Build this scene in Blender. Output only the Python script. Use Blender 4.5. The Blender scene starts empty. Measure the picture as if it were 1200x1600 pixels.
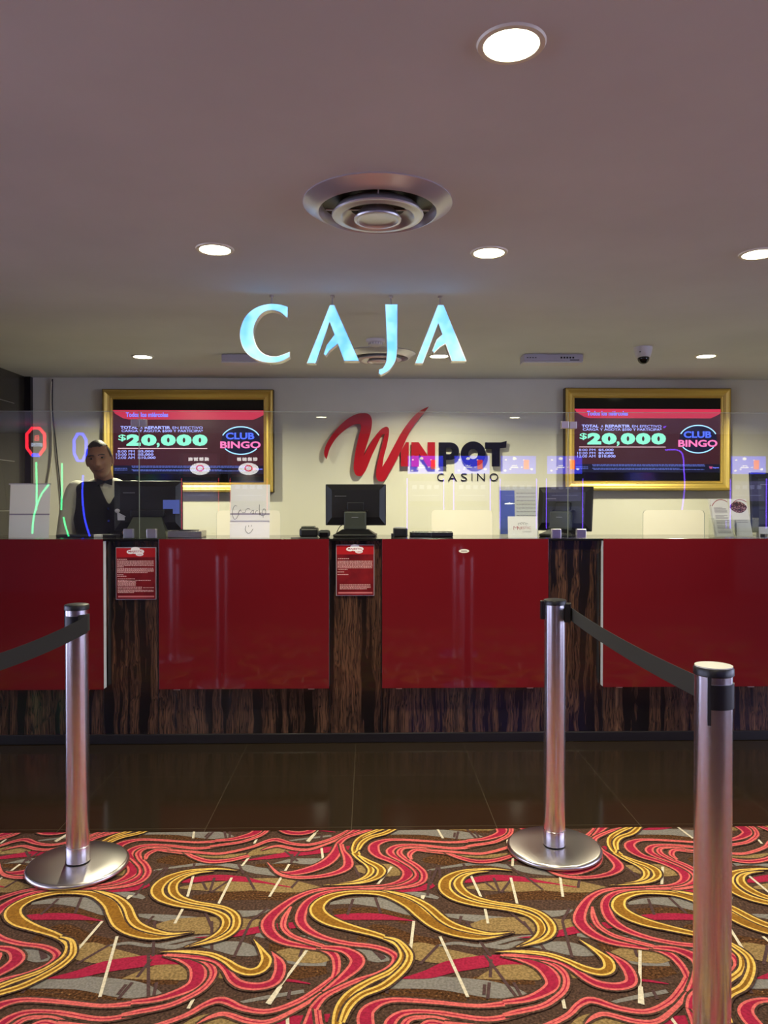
import bpy, bmesh, math, random
from mathutils import Vector, Matrix
R = math.radians
rnd = random.Random(7)
scene = bpy.context.scene
col = scene.collection

# ------------------------------------------------------------------ camera
CAMH, YAW, PITCH, FPX = 1.40, R(1.2), math.atan(15/1200), 1200.0
cam_d = bpy.data.cameras.new('camera'); cam = bpy.data.objects.new('camera', cam_d); col.objects.link(cam)
cam_d.sensor_fit = 'VERTICAL'; cam_d.sensor_height = 36; cam_d.sensor_width = 27; cam_d.lens = 27.0
cam.location = (0, 0, CAMH); cam.rotation_euler = (R(90)-PITCH, 0, -YAW)
cam_d.clip_start = .05; cam_d.clip_end = 100
scene.camera = cam
FWD = Vector((math.sin(YAW)*math.cos(PITCH), math.cos(YAW)*math.cos(PITCH), -math.sin(PITCH)))
RGT = Vector((math.cos(YAW), -math.sin(YAW), 0)); UPV = RGT.cross(FWD)
def P(px, py, Y=None, Z=None):
    d = FWD + RGT*((px-600)/FPX) + UPV*((800-py)/FPX)
    t = (Y/d.y) if Y is not None else ((Z-CAMH)/d.z)
    return Vector((0, 0, CAMH)) + d*t

# ------------------------------------------------------------------ world, exposure
w = bpy.data.worlds.new('world'); scene.world = w; w.use_nodes = True
w.node_tree.nodes['Background'].inputs[0].default_value = (.345, .37, .55, 1)
w.node_tree.nodes['Background'].inputs[1].default_value = 11.5
scene.view_settings.view_transform = 'Standard'; scene.view_settings.look = 'None'
scene.view_settings.gamma = 1; scene.view_settings.exposure = 0.12; scene.view_settings.use_curve_mapping = False
LAMP_W = 12.5            # watts of each ceiling downlight
LAMP_COL = (1.0, .93, .67)

# ------------------------------------------------------------------ measures
HC = 2.50                # ceiling height
YC = 3.26                # where the carpet meets the tiles
YW = 4.47                # wood face of the counter
YP = 4.40                # front of the red panels
YG = 4.50                # glass screen
YB = 6.84                # back wall
ZT = 1.19                # counter top
XL, XR = -3.0, 4.3

# ------------------------------------------------------------------ materials
def lin(c):
    return tuple(((v/255)/12.92 if v/255 <= .04045 else ((v/255+.055)/1.055)**2.4) for v in c)
def mat(name, rgb, rough=.5, metal=0, emis=None, es=1, coat=0, spec=.5, bump=None):
    m = bpy.data.materials.new(name); m.use_nodes = True
    b = m.node_tree.nodes['Principled BSDF']
    b.inputs['Base Color'].default_value = (*lin(rgb), 1)
    b.inputs['Roughness'].default_value = rough; b.inputs['Metallic'].default_value = metal
    b.inputs['Coat Weight'].default_value = coat; b.inputs['Specular IOR Level'].default_value = spec
    if emis is not None:
        b.inputs['Emission Color'].default_value = (*lin(emis), 1); b.inputs['Emission Strength'].default_value = es
    if bump:
        nt = m.node_tree; tc = nt.nodes.new('ShaderNodeTexCoord'); n = nt.nodes.new('ShaderNodeTexNoise')
        n.inputs['Scale'].default_value = bump[0]; n.inputs['Detail'].default_value = 3
        bp = nt.nodes.new('ShaderNodeBump'); bp.inputs['Strength'].default_value = bump[1]; bp.inputs['Distance'].default_value = bump[2]
        nt.links.new(tc.outputs['Object'], n.inputs['Vector']); nt.links.new(n.outputs['Fac'], bp.inputs['Height'])
        nt.links.new(bp.outputs['Normal'], b.inputs['Normal'])
    return m
def noise_color(m, c1, c2, scale, stretch=(1,1,1), lo=.35, hi=.65, detail=4, mid=None, distort=0):
    nt = m.node_tree; b = nt.nodes['Principled BSDF']
    tc = nt.nodes.new('ShaderNodeTexCoord'); mp = nt.nodes.new('ShaderNodeMapping'); mp.inputs['Scale'].default_value = stretch
    n = nt.nodes.new('ShaderNodeTexNoise'); n.inputs['Scale'].default_value = scale; n.inputs['Detail'].default_value = detail
    n.inputs['Distortion'].default_value = distort
    r = nt.nodes.new('ShaderNodeValToRGB'); r.color_ramp.elements[0].position = lo; r.color_ramp.elements[1].position = hi
    r.color_ramp.elements[0].color = (*lin(c1), 1); r.color_ramp.elements[1].color = (*lin(c2), 1)
    for p, c in (mid or []):
        e = r.color_ramp.elements.new(p); e.color = (*lin(c), 1)
    nt.links.new(tc.outputs['Object'], mp.inputs[0]); nt.links.new(mp.outputs[0], n.inputs['Vector'])
    nt.links.new(n.outputs['Fac'], r.inputs[0]); nt.links.new(r.outputs[0], b.inputs['Base Color'])
    return m
M = {}
M['ceiling'] = noise_color(mat('ceiling_paint', (216,219,220), .75), (212,215,216), (220,223,224), 1.5)
M['wall'] = noise_color(mat('wall_paint', (232,229,214), .7), (228,225,208), (236,233,219), 1.2)
M['dark_wall'] = noise_color(mat('dark_lacquer_wall', (56,52,42), .25, coat=.2), (50,46,37), (64,60,48), 2)
M['red_glass'] = noise_color(mat('red_back_painted_glass', (103,19,25), .05, spec=.45), (100,18,24), (106,20,26), .8)
M['edge_white'] = mat('polished_glass_edge', (225,228,225), .25, bump=(30,.1,.001))
M['black'] = mat('black_plastic', (18,18,19), .38, bump=(300,.15,.0006))
M['black_gloss'] = mat('black_gloss', (10,10,11), .08)
M['counter_black'] = noise_color(mat('black_granite', (16,15,15), .1), (12,12,12), (26,25,24), 180)
M['dark_green_plastic'] = mat('olive_grey_plastic', (62,66,56), .4)
M['blocker_wall'] = noise_color(mat('blocker_wall_paint', (62,44,52), .7), (56,38,46), (70,50,58), 3)  # dark tone for the added wall behind the viewer
M['paper'] = mat('paper', (246,243,238), .8, bump=(60,.1,.001))
M['paper_grey'] = mat('paper_ruling', (150,140,160), .8)
M['paper_text'] = mat('paper_print', (150,140,142), .8)
M['ink'] = mat('marker_ink', (40,40,46), .7)
M['red_ink'] = mat('red_print', (170,40,50), .7)
M['brown_ink'] = mat('photo_print', (60,38,34), .6)
M['white_plastic'] = mat('white_plastic', (214,212,214), .45)
M['grey_plastic'] = mat('grey_plastic', (176,172,182), .5)
M['letter_red'] = mat('red_acrylic', (178,24,36), .22)
M['letter_black'] = mat('black_acrylic', (16,18,26), .2)
M['gold'] = mat('gold_leaf_frame', (240,208,112), .42, metal=.75, bump=(60,.12,.001))
M['gold_dark'] = mat('aged_gold', (96,78,44), .4, metal=1)
M['steel'] = mat('brushed_steel', (196,190,188), .28, metal=1, bump=(220,.1,.0004))
M['chrome'] = mat('polished_chrome', (230,226,232), .23, metal=1)
M['alu'] = mat('spun_aluminium', (214,212,218), .32, metal=.72)
M['belt'] = mat('woven_belt', (28,29,26), .8, bump=(400,.3,.001))
M['casing'] = mat('brushed_letter_casing', (225,224,215), .35, metal=.7)
M['face_emit'] = mat('lit_blue_letter_face', (120,190,230), .3, emis=(96,186,240), es=1.5)
_nt = M['face_emit'].node_tree; _t = _nt.nodes.new('ShaderNodeTexCoord'); _n = _nt.nodes.new('ShaderNodeTexNoise'); _n.inputs['Scale'].default_value = 9
_r = _nt.nodes.new('ShaderNodeValToRGB'); _r.color_ramp.elements[0].position = .38; _r.color_ramp.elements[1].position = .66
_r.color_ramp.elements[0].color = (*lin((88,160,236)),1); _r.color_ramp.elements[1].color = (*lin((150,212,246)),1)
_nt.links.new(_t.outputs['Object'], _n.inputs['Vector']); _nt.links.new(_n.outputs['Fac'], _r.inputs[0]); _nt.links.new(_r.outputs[0], _nt.nodes['Principled BSDF'].inputs['Emission Color'])
M['cap_white'] = mat('cap_ceiling_reflection', (205,205,195), .4)  # whitish tone: ceiling reflection painted into the cap colour
M['lamp'] = mat('lamp_diffuser', (255,250,225), .5, emis=(255,250,214), es=14)
M['trim_white'] = mat('white_trim', (232,228,205), .4)
M['kick'] = mat('dark_plinth', (28,24,24), .3)
M['cable_white'] = mat('white_cable', (220,214,190), .5)
M['skin'] = mat('skin', (150,106,80), .48, bump=(90,.12,.001))
M['lip'] = mat('lips', (104,62,50), .5)
M['hair'] = mat('short_grey_black_hair', (38,34,32), .5, bump=(260,.6,.002))
M['eye_white'] = mat('eye', (130,118,108), .2)
M['iris'] = mat('iris', (22,16,12), .2)
M['shirt'] = mat('white_shirt', (226,224,208), .8, bump=(14,.4,.01))
M['vest'] = mat('black_vest', (20,21,26), .75, bump=(40,.2,.003))
M['sign_white'] = mat('sign_white', (120,130,150), .3, emis=(170,190,220), es=7)
M['blue_print_reflection'] = mat('blue_print_reflection', (104,124,226), .3)  # monitor sticker, and the reflection painted on the document stand
M['screen_off'] = mat('screen_glass', (8,8,10), .08)

# ebony veneer: long vertical figured streaks
m = mat('macassar_ebony', (60,40,30), .22, coat=.25); nt = m.node_tree; b = nt.nodes['Principled BSDF']
tc = nt.nodes.new('ShaderNodeTexCoord')
mp = nt.nodes.new('ShaderNodeMapping'); mp.inputs['Scale'].default_value = (1, 1, .035)
n0 = nt.nodes.new('ShaderNodeTexNoise'); n0.inputs['Scale'].default_value = 5; n0.inputs['Detail'].default_value = 2
mx = nt.nodes.new('ShaderNodeVectorMath'); mx.operation = 'MULTIPLY_ADD'; mx.inputs[1].default_value = (.035,.035,.01)
n1 = nt.nodes.new('ShaderNodeTexNoise'); n1.inputs['Scale'].default_value = 21; n1.inputs['Detail'].default_value = 4; n1.inputs['Roughness'].default_value = .55
r1 = nt.nodes.new('ShaderNodeValToRGB'); cr = r1.color_ramp
cr.elements[0].position = .36; cr.elements[0].color = (*lin((16,12,11)),1)
cr.elements[1].position = .70; cr.elements[1].color = (*lin((120,88,64)),1)
for p_, c_ in ((.46,(22,16,14)),(.49,(66,44,33)),(.52,(30,21,18)),(.55,(92,64,46)),(.58,(30,21,18)),(.63,(98,68,50)),(.66,(40,28,22))):
    e = cr.elements.new(p_); e.color = (*lin(c_),1)
nt.links.new(tc.outputs['Object'], n0.inputs['Vector']); nt.links.new(n0.outputs['Color'], mx.inputs[0])
nt.links.new(tc.outputs['Object'], mx.inputs[2]); nt.links.new(mx.outputs[0], mp.inputs[0])
nt.links.new(mp.outputs[0], n1.inputs['Vector']); nt.links.new(n1.outputs['Fac'], r1.inputs[0]); nt.links.new(r1.outputs[0], b.inputs['Base Color'])
M['wood'] = m

# polished brown tile
m = mat('polished_brown_tile', (46,36,24), .12, spec=.3); nt = m.node_tree; b = nt.nodes['Principled BSDF']
tc = nt.nodes.new('ShaderNodeTexCoord'); mp = nt.nodes.new('ShaderNodeMapping')
mp.inputs['Location'].default_value = (1.323, -3.30, 0)
br = nt.nodes.new('ShaderNodeTexBrick'); br.offset = 0; br.inputs['Scale'].default_value = 1
br.inputs['Brick Width'].default_value = .626; br.inputs['Row Height'].default_value = .626
br.inputs['Mortar Size'].default_value = .0018; br.inputs['Mortar Smooth'].default_value = .2
br.inputs['Color1'].default_value = (*lin((43,34,22)),1); br.inputs['Color2'].default_value = (*lin((48,38,26)),1)
br.inputs['Mortar'].default_value = (*lin((74,66,52)),1)
nt.links.new(tc.outputs['Object'], mp.inputs[0]); nt.links.new(mp.outputs[0], br.inputs['Vector'])
nt.links.new(br.outputs['Color'], b.inputs['Base Color'])
M['tile'] = m

# clear glass sheet (thin): mostly see-through, mirror-like reflection growing to grazing
def clear_glass(name, base=.06, tint=(.97,.985,.965)):
    m = bpy.data.materials.new(name); m.use_nodes = True; nt = m.node_tree; nt.nodes.clear()
    o = nt.nodes.new('ShaderNodeOutputMaterial'); mix = nt.nodes.new('ShaderNodeMixShader')
    t = nt.nodes.new('ShaderNodeBsdfTransparent'); t.inputs[0].default_value = (*tint,1)
    g = nt.nodes.new('ShaderNodeBsdfGlossy'); g.inputs['Roughness'].default_value = 0.0; g.inputs[0].default_value = (1,1,1,1)
    lw = nt.nodes.new('ShaderNodeLayerWeight'); lw.inputs[0].default_value = .5
    pw = nt.nodes.new('ShaderNodeMath'); pw.operation = 'POWER'; pw.inputs[1].default_value = 5
    ma = nt.nodes.new('ShaderNodeMath'); ma.operation = 'MULTIPLY_ADD'; ma.inputs[1].default_value = .9; ma.inputs[2].default_value = base
    nt.links.new(lw.outputs['Facing'], pw.inputs[0]); nt.links.new(pw.outputs[0], ma.inputs[0])
    nt.links.new(ma.outputs[0], mix.inputs[0]); nt.links.new(t.outputs[0], mix.inputs[1]); nt.links.new(g.outputs[0], mix.inputs[2])
    nt.links.new(mix.outputs[0], o.inputs[0]); return m
M['glass'] = clear_glass('clear_glass_sheet')
M['acrylic'] = clear_glass('clear_acrylic', .05, (.93,.94,.93))
M['glass_edge'] = mat('ground_glass_edge', (150,160,150), .3)

def carpet_mat(name, rgb, var=.25, fleck=None):
    m = mat(name, rgb, .95, spec=.1); nt = m.node_tree; b = nt.nodes['Principled BSDF']
    tc = nt.nodes.new('ShaderNodeTexCoord'); n = nt.nodes.new('ShaderNodeTexNoise')
    n.inputs['Scale'].default_value = 130; n.inputs['Detail'].default_value = 3
    r = nt.nodes.new('ShaderNodeValToRGB'); a = lin(rgb)
    r.color_ramp.elements[0].position = .36; r.color_ramp.elements[0].color = (*[v*(1-var) for v in a],1)
    r.color_ramp.elements[1].position = .66; r.color_ramp.elements[1].color = (*[v*(1+var) for v in a],1)
    if fleck:
        e = r.color_ramp.elements.new(.72); e.color = (*lin(fleck),1)
    bp = nt.nodes.new('ShaderNodeBump'); bp.inputs['Strength'].default_value = .5; bp.inputs['Distance'].default_value = .003
    nt.links.new(tc.outputs['Object'], n.inputs['Vector']); nt.links.new(n.outputs['Fac'], r.inputs[0])
    nt.links.new(r.outputs[0], b.inputs['Base Color']); nt.links.new(n.outputs['Fac'], bp.inputs['Height']); nt.links.new(bp.outputs['Normal'], b.inputs['Normal'])
    return m
CM = [carpet_mat('carpet_brown', (78,57,46), .45, (120,90,60)), carpet_mat('carpet_grey', (128,122,114), .2), carpet_mat('carpet_tan', (142,116,74), .32),
      carpet_mat('carpet_crimson', (158,34,62), .2), carpet_mat('carpet_twig', (82,60,58), .2), carpet_mat('carpet_white', (214,202,176), .15),
      carpet_mat('carpet_pink', (214,102,96), .2), carpet_mat('carpet_yellow', (226,184,90), .18), carpet_mat('carpet_ochre', (140,96,32), .25),
      carpet_mat('carpet_fleck', (84,54,30), .6, (170,130,80))]

# ------------------------------------------------------------------ helpers
def tag(o, label=None, cat=None, group=None, kind=None):
    if label: o['label'] = label
    if cat: o['category'] = cat
    if group: o['group'] = group
    if kind: o['kind'] = kind
    return o
OFF = {}
def empty(name, loc, label=None, cat=None, group=None):
    o = bpy.data.objects.new(name, None); o.empty_display_size = .1; col.objects.link(o); o.location = loc
    OFF[o.name] = Vector(loc); return tag(o, label, cat, group)
def copy_tree(o, parent=None):
    c = o.copy(); col.objects.link(c); c.parent = parent
    for ch in list(o.children): copy_tree(ch, c)
    return c
class MB:
    def __init__(s): s.v = []; s.f = []; s.m = []; s.cur = 0
    def add(s, vs, fs):
        k = len(s.v); s.v += [Vector(v) for v in vs]
        for f in fs: s.f.append([i+k for i in f]); s.m.append(s.cur)
        return s
    def box(s, x0, x1, y0, y1, z0, z1, bev=0):
        if bev:
            bm = bmesh.new(); bmesh.ops.create_cube(bm, size=1)
            for v in bm.verts: v.co = Vector((x0+(v.co.x+.5)*(x1-x0), y0+(v.co.y+.5)*(y1-y0), z0+(v.co.z+.5)*(z1-z0)))
            bmesh.ops.bevel(bm, geom=bm.edges[:], offset=bev, segments=2, profile=.5, affect='EDGES')
            bm.verts.index_update()
            s.add([v.co for v in bm.verts], [[v.index for v in f.verts] for f in bm.faces]); bm.free(); return s
        vs = [(x,y,z) for z in (z0,z1) for y in (y0,y1) for x in (x0,x1)]
        return s.add(vs, [(0,2,3,1),(4,5,7,6),(0,1,5,4),(2,6,7,3),(0,4,6,2),(1,3,7,5)])
    def lathe(s, prof, c=(0,0,0), n=48, capb=True, capt=True):
        vs = []; fs = []
        for (r, z) in prof:
            for i in range(n):
                a = 2*math.pi*i/n; vs.append((c[0]+r*math.cos(a), c[1]+r*math.sin(a), c[2]+z))
        for j in range(len(prof)-1):
            for i in range(n):
                k = (i+1) % n; fs.append((j*n+i, j*n+k, (j+1)*n+k, (j+1)*n+i))
        if capb: fs.append(list(range(n))[::-1])
        if capt: fs.append([(len(prof)-1)*n+i for i in range(n)])
        return s.add(vs, fs)
    def tube(s, pts, rad, n=10, cap=True, sph=False):
        pts = [Vector(p) for p in pts]; rs = rad if isinstance(rad, (list,tuple)) else [rad]*len(pts)
        if sph:     # round ends
            d0 = (pts[0]-pts[1]).normalized(); d1 = (pts[-1]-pts[-2]).normalized()
            a = [(pts[0]+d0*rs[0]*q, rs[0]*math.sqrt(max(0,1-q*q))) for q in (.97,.8,.5)]
            b_ = [(pts[-1]+d1*rs[-1]*q, rs[-1]*math.sqrt(max(0,1-q*q))) for q in (.5,.8,.97)]
            pts = [p for p,_ in a]+pts+[p for p,_ in b_]; rs = [r for _,r in a]+list(rs)+[r for _,r in b_]
        up = None; vs = []; fs = []
        for i, p in enumerate(pts):
            t = (pts[min(i+1,len(pts)-1)]-pts[max(i-1,0)]).normalized()
            if up is None: up = Vector((0,0,1)) if abs(t.z) < .9 else Vector((0,1,0))
            u = t.cross(up).normalized(); up = u.cross(t).normalized()
            for k in range(n):
                a = 2*math.pi*k/n; vs.append(p+(u*math.cos(a)+up*math.sin(a))*rs[i])
        for i in range(len(pts)-1):
            for k in range(n):
                q = (k+1) % n; fs.append((i*n+k, (i+1)*n+k, (i+1)*n+q, i*n+q))
        if cap: fs.append(list(range(n))); fs.append([(len(pts)-1)*n+k for k in range(n)][::-1])
        return s.add(vs, fs)
    def ell(s, c, r, rot=None, nu=24, nv=16):
        vs = []; fs = []
        for j in range(nv+1):
            ph = math.pi*j/nv
            for i in range(nu):
                a = 2*math.pi*i/nu
                p = Vector((r[0]*math.sin(ph)*math.cos(a), r[1]*math.sin(ph)*math.sin(a), -r[2]*math.cos(ph)))
                if rot: p = rot @ p
                vs.append(p+Vector(c))
        for j in range(nv):
            for i in range(nu):
                k = (i+1) % nu; fs.append((j*nu+i, j*nu+k, (j+1)*nu+k, (j+1)*nu+i))
        return s.add(vs, fs)
    def prism(s, poly, y0, y1):   # polygon in XZ (concave allowed), from y0 (front) to y1 (back)
        bm = bmesh.new(); vs = [bm.verts.new((x, y0, z)) for x, z in poly]
        f = bm.faces.new(vs); f.normal_update()
        if f.normal.y > 0: f.normal_flip()
        r = bmesh.ops.triangulate(bm, faces=[f], ngon_method='EAR_CLIP')
        bm.verts.index_update(); n = len(poly)
        front = [[v.index for v in t.verts] for t in bm.faces]; bm.free()
        V = [(x,y0,z) for x,z in poly]+[(x,y1,z) for x,z in poly]
        F = front+[[i+n for i in t][::-1] for t in front]
        ar = sum(poly[i][0]*poly[(i+1)%n][1]-poly[(i+1)%n][0]*poly[i][1] for i in range(n))
        for i in range(n):
            k = (i+1) % n; q = (i, i+n, k+n, k)
            F.append(q if ar > 0 else q[::-1])
        return s.add(V, F)
    def xf(s, fn, start=0):
        for i in range(start, len(s.v)): s.v[i] = Vector(fn(s.v[i]))
        return s
    def build(s, name, mt, parent=None, smooth=False, sharp=35):
        me = bpy.data.meshes.new(name); o = bpy.data.objects.new(name, me); col.objects.link(o)
        off = Vector((0,0,0))
        if parent is not None:
            off = OFF.get(parent.name, Vector((0,0,0))); o.parent = parent; OFF[o.name] = off
        me.from_pydata([tuple(v-off) for v in s.v], [], s.f)
        mts = mt if isinstance(mt, list) else [mt]
        for q in mts: me.materials.append(q)
        if len(mts) > 1: me.polygons.foreach_set('material_index', s.m)
        if smooth:
            me.polygons.foreach_set('use_smooth', [True]*len(me.polygons))
            me.set_sharp_from_angle(angle=R(sharp))
        me.update(); return o
def crom(pts, n=6, closed=False):
    out = []; k = len(pts); dim = len(pts[0])
    rng = range(k) if closed else range(k-1)
    for i in rng:
        g = (lambda j: pts[j % k]) if closed else (lambda j: pts[min(max(j,0),k-1)])
        a, b_, c, d = g(i-1), g(i), g(i+1), g(i+2)
        for q in range(n):
            t = q/n
            out.append(tuple(.5*((2*b_[e])+(-a[e]+c[e])*t+(2*a[e]-5*b_[e]+4*c[e]-d[e])*t*t+(-a[e]+3*b_[e]-3*c[e]+d[e])*t**3) for e in range(dim)))
    if not closed: out.append(tuple(pts[-1]))
    return out
_tc = {}
def text_geo(txt, bold, res=3):
    key = (txt, bold)
    if key in _tc: return _tc[key]
    cu = bpy.data.curves.new('t', 'FONT'); cu.body = txt; cu.size = 1; cu.offset = bold; cu.resolution_u = res
    o = bpy.data.objects.new('t', cu); col.objects.link(o)
    dg = bpy.context.evaluated_depsgraph_get(); dg.update()
    me = bpy.data.meshes.new_from_object(o.evaluated_get(dg))
    vs = [v.co.copy() for v in me.vertices]; fs = [list(p.vertices) for p in me.polygons]
    bpy.data.objects.remove(o); bpy.data.curves.remove(cu); bpy.data.meshes.remove(me)
    x0 = min(v.x for v in vs); x1 = max(v.x for v in vs); y0 = min(v.y for v in vs); y1 = max(v.y for v in vs)
    _tc[key] = (vs, fs, x0, x1, y0, y1); return _tc[key]
def text_fit(mb, txt, X0, X1, Z0, Z1, Y, bold=0, depth=0, flip=False, ital=0):
    vs, fs, x0, x1, y0, y1 = text_geo(txt, bold)
    def mp(v, yy):
        u = (v.x-x0)/(x1-x0); t = (v.y-y0)/(y1-y0)
        if flip: u = 1-u
        return (X0+u*(X1-X0)+ital*t*(Z1-Z0), yy, Z0+t*(Z1-Z0))
    if depth:
        n = len(vs); V = [mp(v,Y) for v in vs]+[mp(v,Y+depth) for v in vs]
        cnt = {}
        for f in fs:
            for i in range(len(f)):
                e = (f[i], f[(i+1)%len(f)]); cnt[e] = 1
        F = [f for f in fs]+[[i+n for i in f][::-1] for f in fs]
        for (a,b_) in cnt:
            if (b_,a) not in cnt: F.append((b_, a, a+n, b_+n))
        mb.add(V, F)
    else:
        mb.add([mp(v,Y) for v in vs], [f[::-1] for f in fs] if flip else fs)
    return mb

# ================================================================== the room
def slab(name, x0,x1,y0,y1,z0,z1, mt):
    return tag(MB().box(x0,x1,y0,y1,z0,z1).build(name, mt), kind='structure')
slab('ceiling', -8.2, 8.2, -3.3, YB+.12, HC, HC+.12, M['ceiling'])
slab('floor', -14, 14, -3.3, YB+.12, -.10, -.001, M['tile'])
slab('wall_back', XL-.12, XR+.12, YB, YB+.12, 0, HC, M['wall'])
wl = slab('wall_left', XL-.12, XL, 3.6, YB, 0, HC, M['dark_wall'])
slab('wall_front_blocker', -7.4, 7.4, -3.42, -3.30, 0, HC, M['blocker_wall'])  # unseen dark wall, added to keep world haze out of the glass reflections
slab('wall_right', XR, XR+.12, 3.6, YB, 0, HC, M['wall'])
# ---- carpet: one woven surface, its swirls traced as bands and repeated by the weave
LA, LB = Vector((1.040, -.022, 0)), Vector((.030, 1.025, 0))
GREY = [[(425,1350,0),(455,1345,.04),(480,1346,.06),(510,1345,.05),(530,1342,0)],
 [(330,1350,.01),(380,1355,.05),(400,1360,.06),(440,1365,.06),(470,1372,.03)],
 [(230,1362,.01),(275,1355,.02),(320,1350,.03),(360,1352,.03),(390,1358,.03)],
 [(515,1412,.02),(550,1408,.05),(590,1410,.08),(620,1415,.1),(640,1425,.06),(650,1432,0)],
 [(50,1540,.02),(90,1532,.05),(150,1535,.06),(200,1545,.09),(235,1550,.05),(255,1554,0)],
 [(235,1476,.02),(270,1480,.03),(300,1474,.03),(340,1478,.06),(370,1482,.09),(395,1488,.06),(408,1492,0)],
 [(400,1460,.03),(440,1466,.04),(480,1468,.05),(520,1475,.04),(545,1480,.02)],
 [(440,1500,.02),(470,1504,.04),(510,1506,.03)],
 [(600,1303,.02),(660,1303,.03),(720,1308,.05),(765,1309,.01)],
 [(215,1430,.02),(250,1434,.05),(290,1438,.06),(330,1440,.04)], [(350,1424,.03),(385,1428,.05),(425,1422,.01)],
 [(360,1570,.01),(410,1560,.02),(475,1549,.02)], [(548,1478,.05),(580,1490,.09),(600,1497,.07),(610,1502,0)],
 [(160,1480,.01),(200,1474,.02),(240,1478,.02),(300,1466,.02),(330,1462,.01)],
 [(590,1401,.03),(630,1398,.05),(665,1399,.04),(685,1404,.02)]]
TAN = [[(275,1388,0),(310,1386,.05),(360,1385,.08),(400,1382,.09),(440,1384,.1),(480,1388,.06),(520,1392,0)],
 [(380,1340,0),(405,1331,.06),(430,1328,.07),(450,1332,.03),(462,1335,0)],
 [(420,1495,0),(440,1492,.05),(470,1492,.08),(500,1497,.06),(520,1500,0)],
 [(230,1450,0),(270,1448,.09),(330,1446,.1),(380,1447,.09),(412,1440,.03)],
 [(110,1478,0),(130,1485,.09),(170,1495,.08),(210,1500,.05),(240,1502,0)],
 [(190,1530,0),(230,1522,.06),(265,1517,.09),(295,1515,.1),(310,1515,.02)],
 [(545,1353,0),(570,1358,.07),(600,1360,.1),(625,1360,.08)],
 [(330,1502,.02),(345,1510,.06),(358,1520,.07),(372,1526,.0)],
 [(300,1336,.01),(330,1338,.03),(360,1338,.03),(385,1334,.01)]]
CRIM = [[(278,1380,0),(300,1376,.035),(335,1372,.045),(375,1374,.04),(410,1379,.015),(455,1387,.006)],
 [(70,1530,0),(120,1523,.04),(165,1511,.06),(220,1503,.06),(260,1500,.05),(300,1502,.04)],
 [(375,1346,0),(420,1340,.03),(460,1334,.05),(490,1330,.06),(515,1328,.05),(548,1325,.03)],
 [(500,1436,.02),(545,1433,.04),(590,1433,.04),(620,1436,.02),(650,1440,0)],
 [(590,1396,0),(640,1391,.03),(665,1386,.045),(678,1383,.02)],
 [(300,1466,0),(350,1463,.02),(380,1458,.035),(405,1453,.04),(440,1448,.04),(480,1445,.03)],
 [(430,1532,.004),(455,1533,.012),(485,1538,.004)]]
FLECK = [[(300,1404,.04),(350,1400,.06),(400,1398,.07),(450,1400,.06),(490,1400,.03)],
 [(40,1480,.02),(90,1452,.06),(130,1470,.08),(180,1478,.06)], [(245,1345,.03),(275,1343,.09),(310,1348,.06),(360,1358,.02)],
 [(520,1424,.03),(560,1424,.05),(600,1426,.05),(640,1438,.06)], [(600,1306,.03),(640,1311,.04),(690,1311,.03)],
 [(60,1545,.02),(110,1545,.05),(170,1553,.05),(230,1560,.03)], [(160,1536,.02),(220,1530,.05),(280,1532,.04)],
 [(400,1352,.02),(440,1353,.03),(500,1360,.05)], [(420,1480,.04),(450,1478,.06),(480,1478,.03)], [(425,1525,.03),(470,1520,.06),(510,1515,.04)]]
TWIG = [((335,1372),(328,1394)),((360,1375),(330,1395)),((316,1378),(323,1391)),((385,1368),(398,1391)),((372,1350),(381,1366)),
 ((445,1330),(465,1346)),((468,1332),(457,1346)),((457,1335),(455,1350)),((242,1440),(239,1495)),((331,1440),(331,1492)),((392,1440),(365,1497)),
 ((66,1477),(72,1498)),((34,1553),(43,1541)),((197,1539),(184,1555)),((171,1477),(120,1507)),((232,1490),(232,1558)),((236,1500),(214,1528)),
 ((304,1350),(300,1364)),((262,1356),(250,1375)),((552,1352),(563,1372)),((552,1405),(543,1430)),((586,1402),(595,1428)),((420,1424),(412,1446)),
 ((418,1420),(392,1440)),((240,1432),(228,1444)),((480,1462),(468,1496)),((578,1480),(598,1500)),((716,1300),(713,1312)),((742,1300),(750,1312)),
 ((470,1372),(455,1388)),((672,1360),(668,1400)),((683,1356),(672,1384)),((275,1358),(268,1372)),((318,1420),(332,1452)),((453,1548),(450,1562))]
WHITE = [((302,1369),(293,1402)),((362,1372),(340,1416)),((390,1339),(378,1354)),((452,1351),(421,1402)),((183,1464),(156,1559)),((160,1440),(117,1490)),
 ((480,1485),(417,1569)),((502,1324),(505,1345)),((612,1355),(589,1384)),((286,1420),(273,1444)),
 ((302,1562),(294,1577)),((493,1303),(482,1316)),((660,1400),(659,1408)),((206,1400),(197,1407))]
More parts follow.
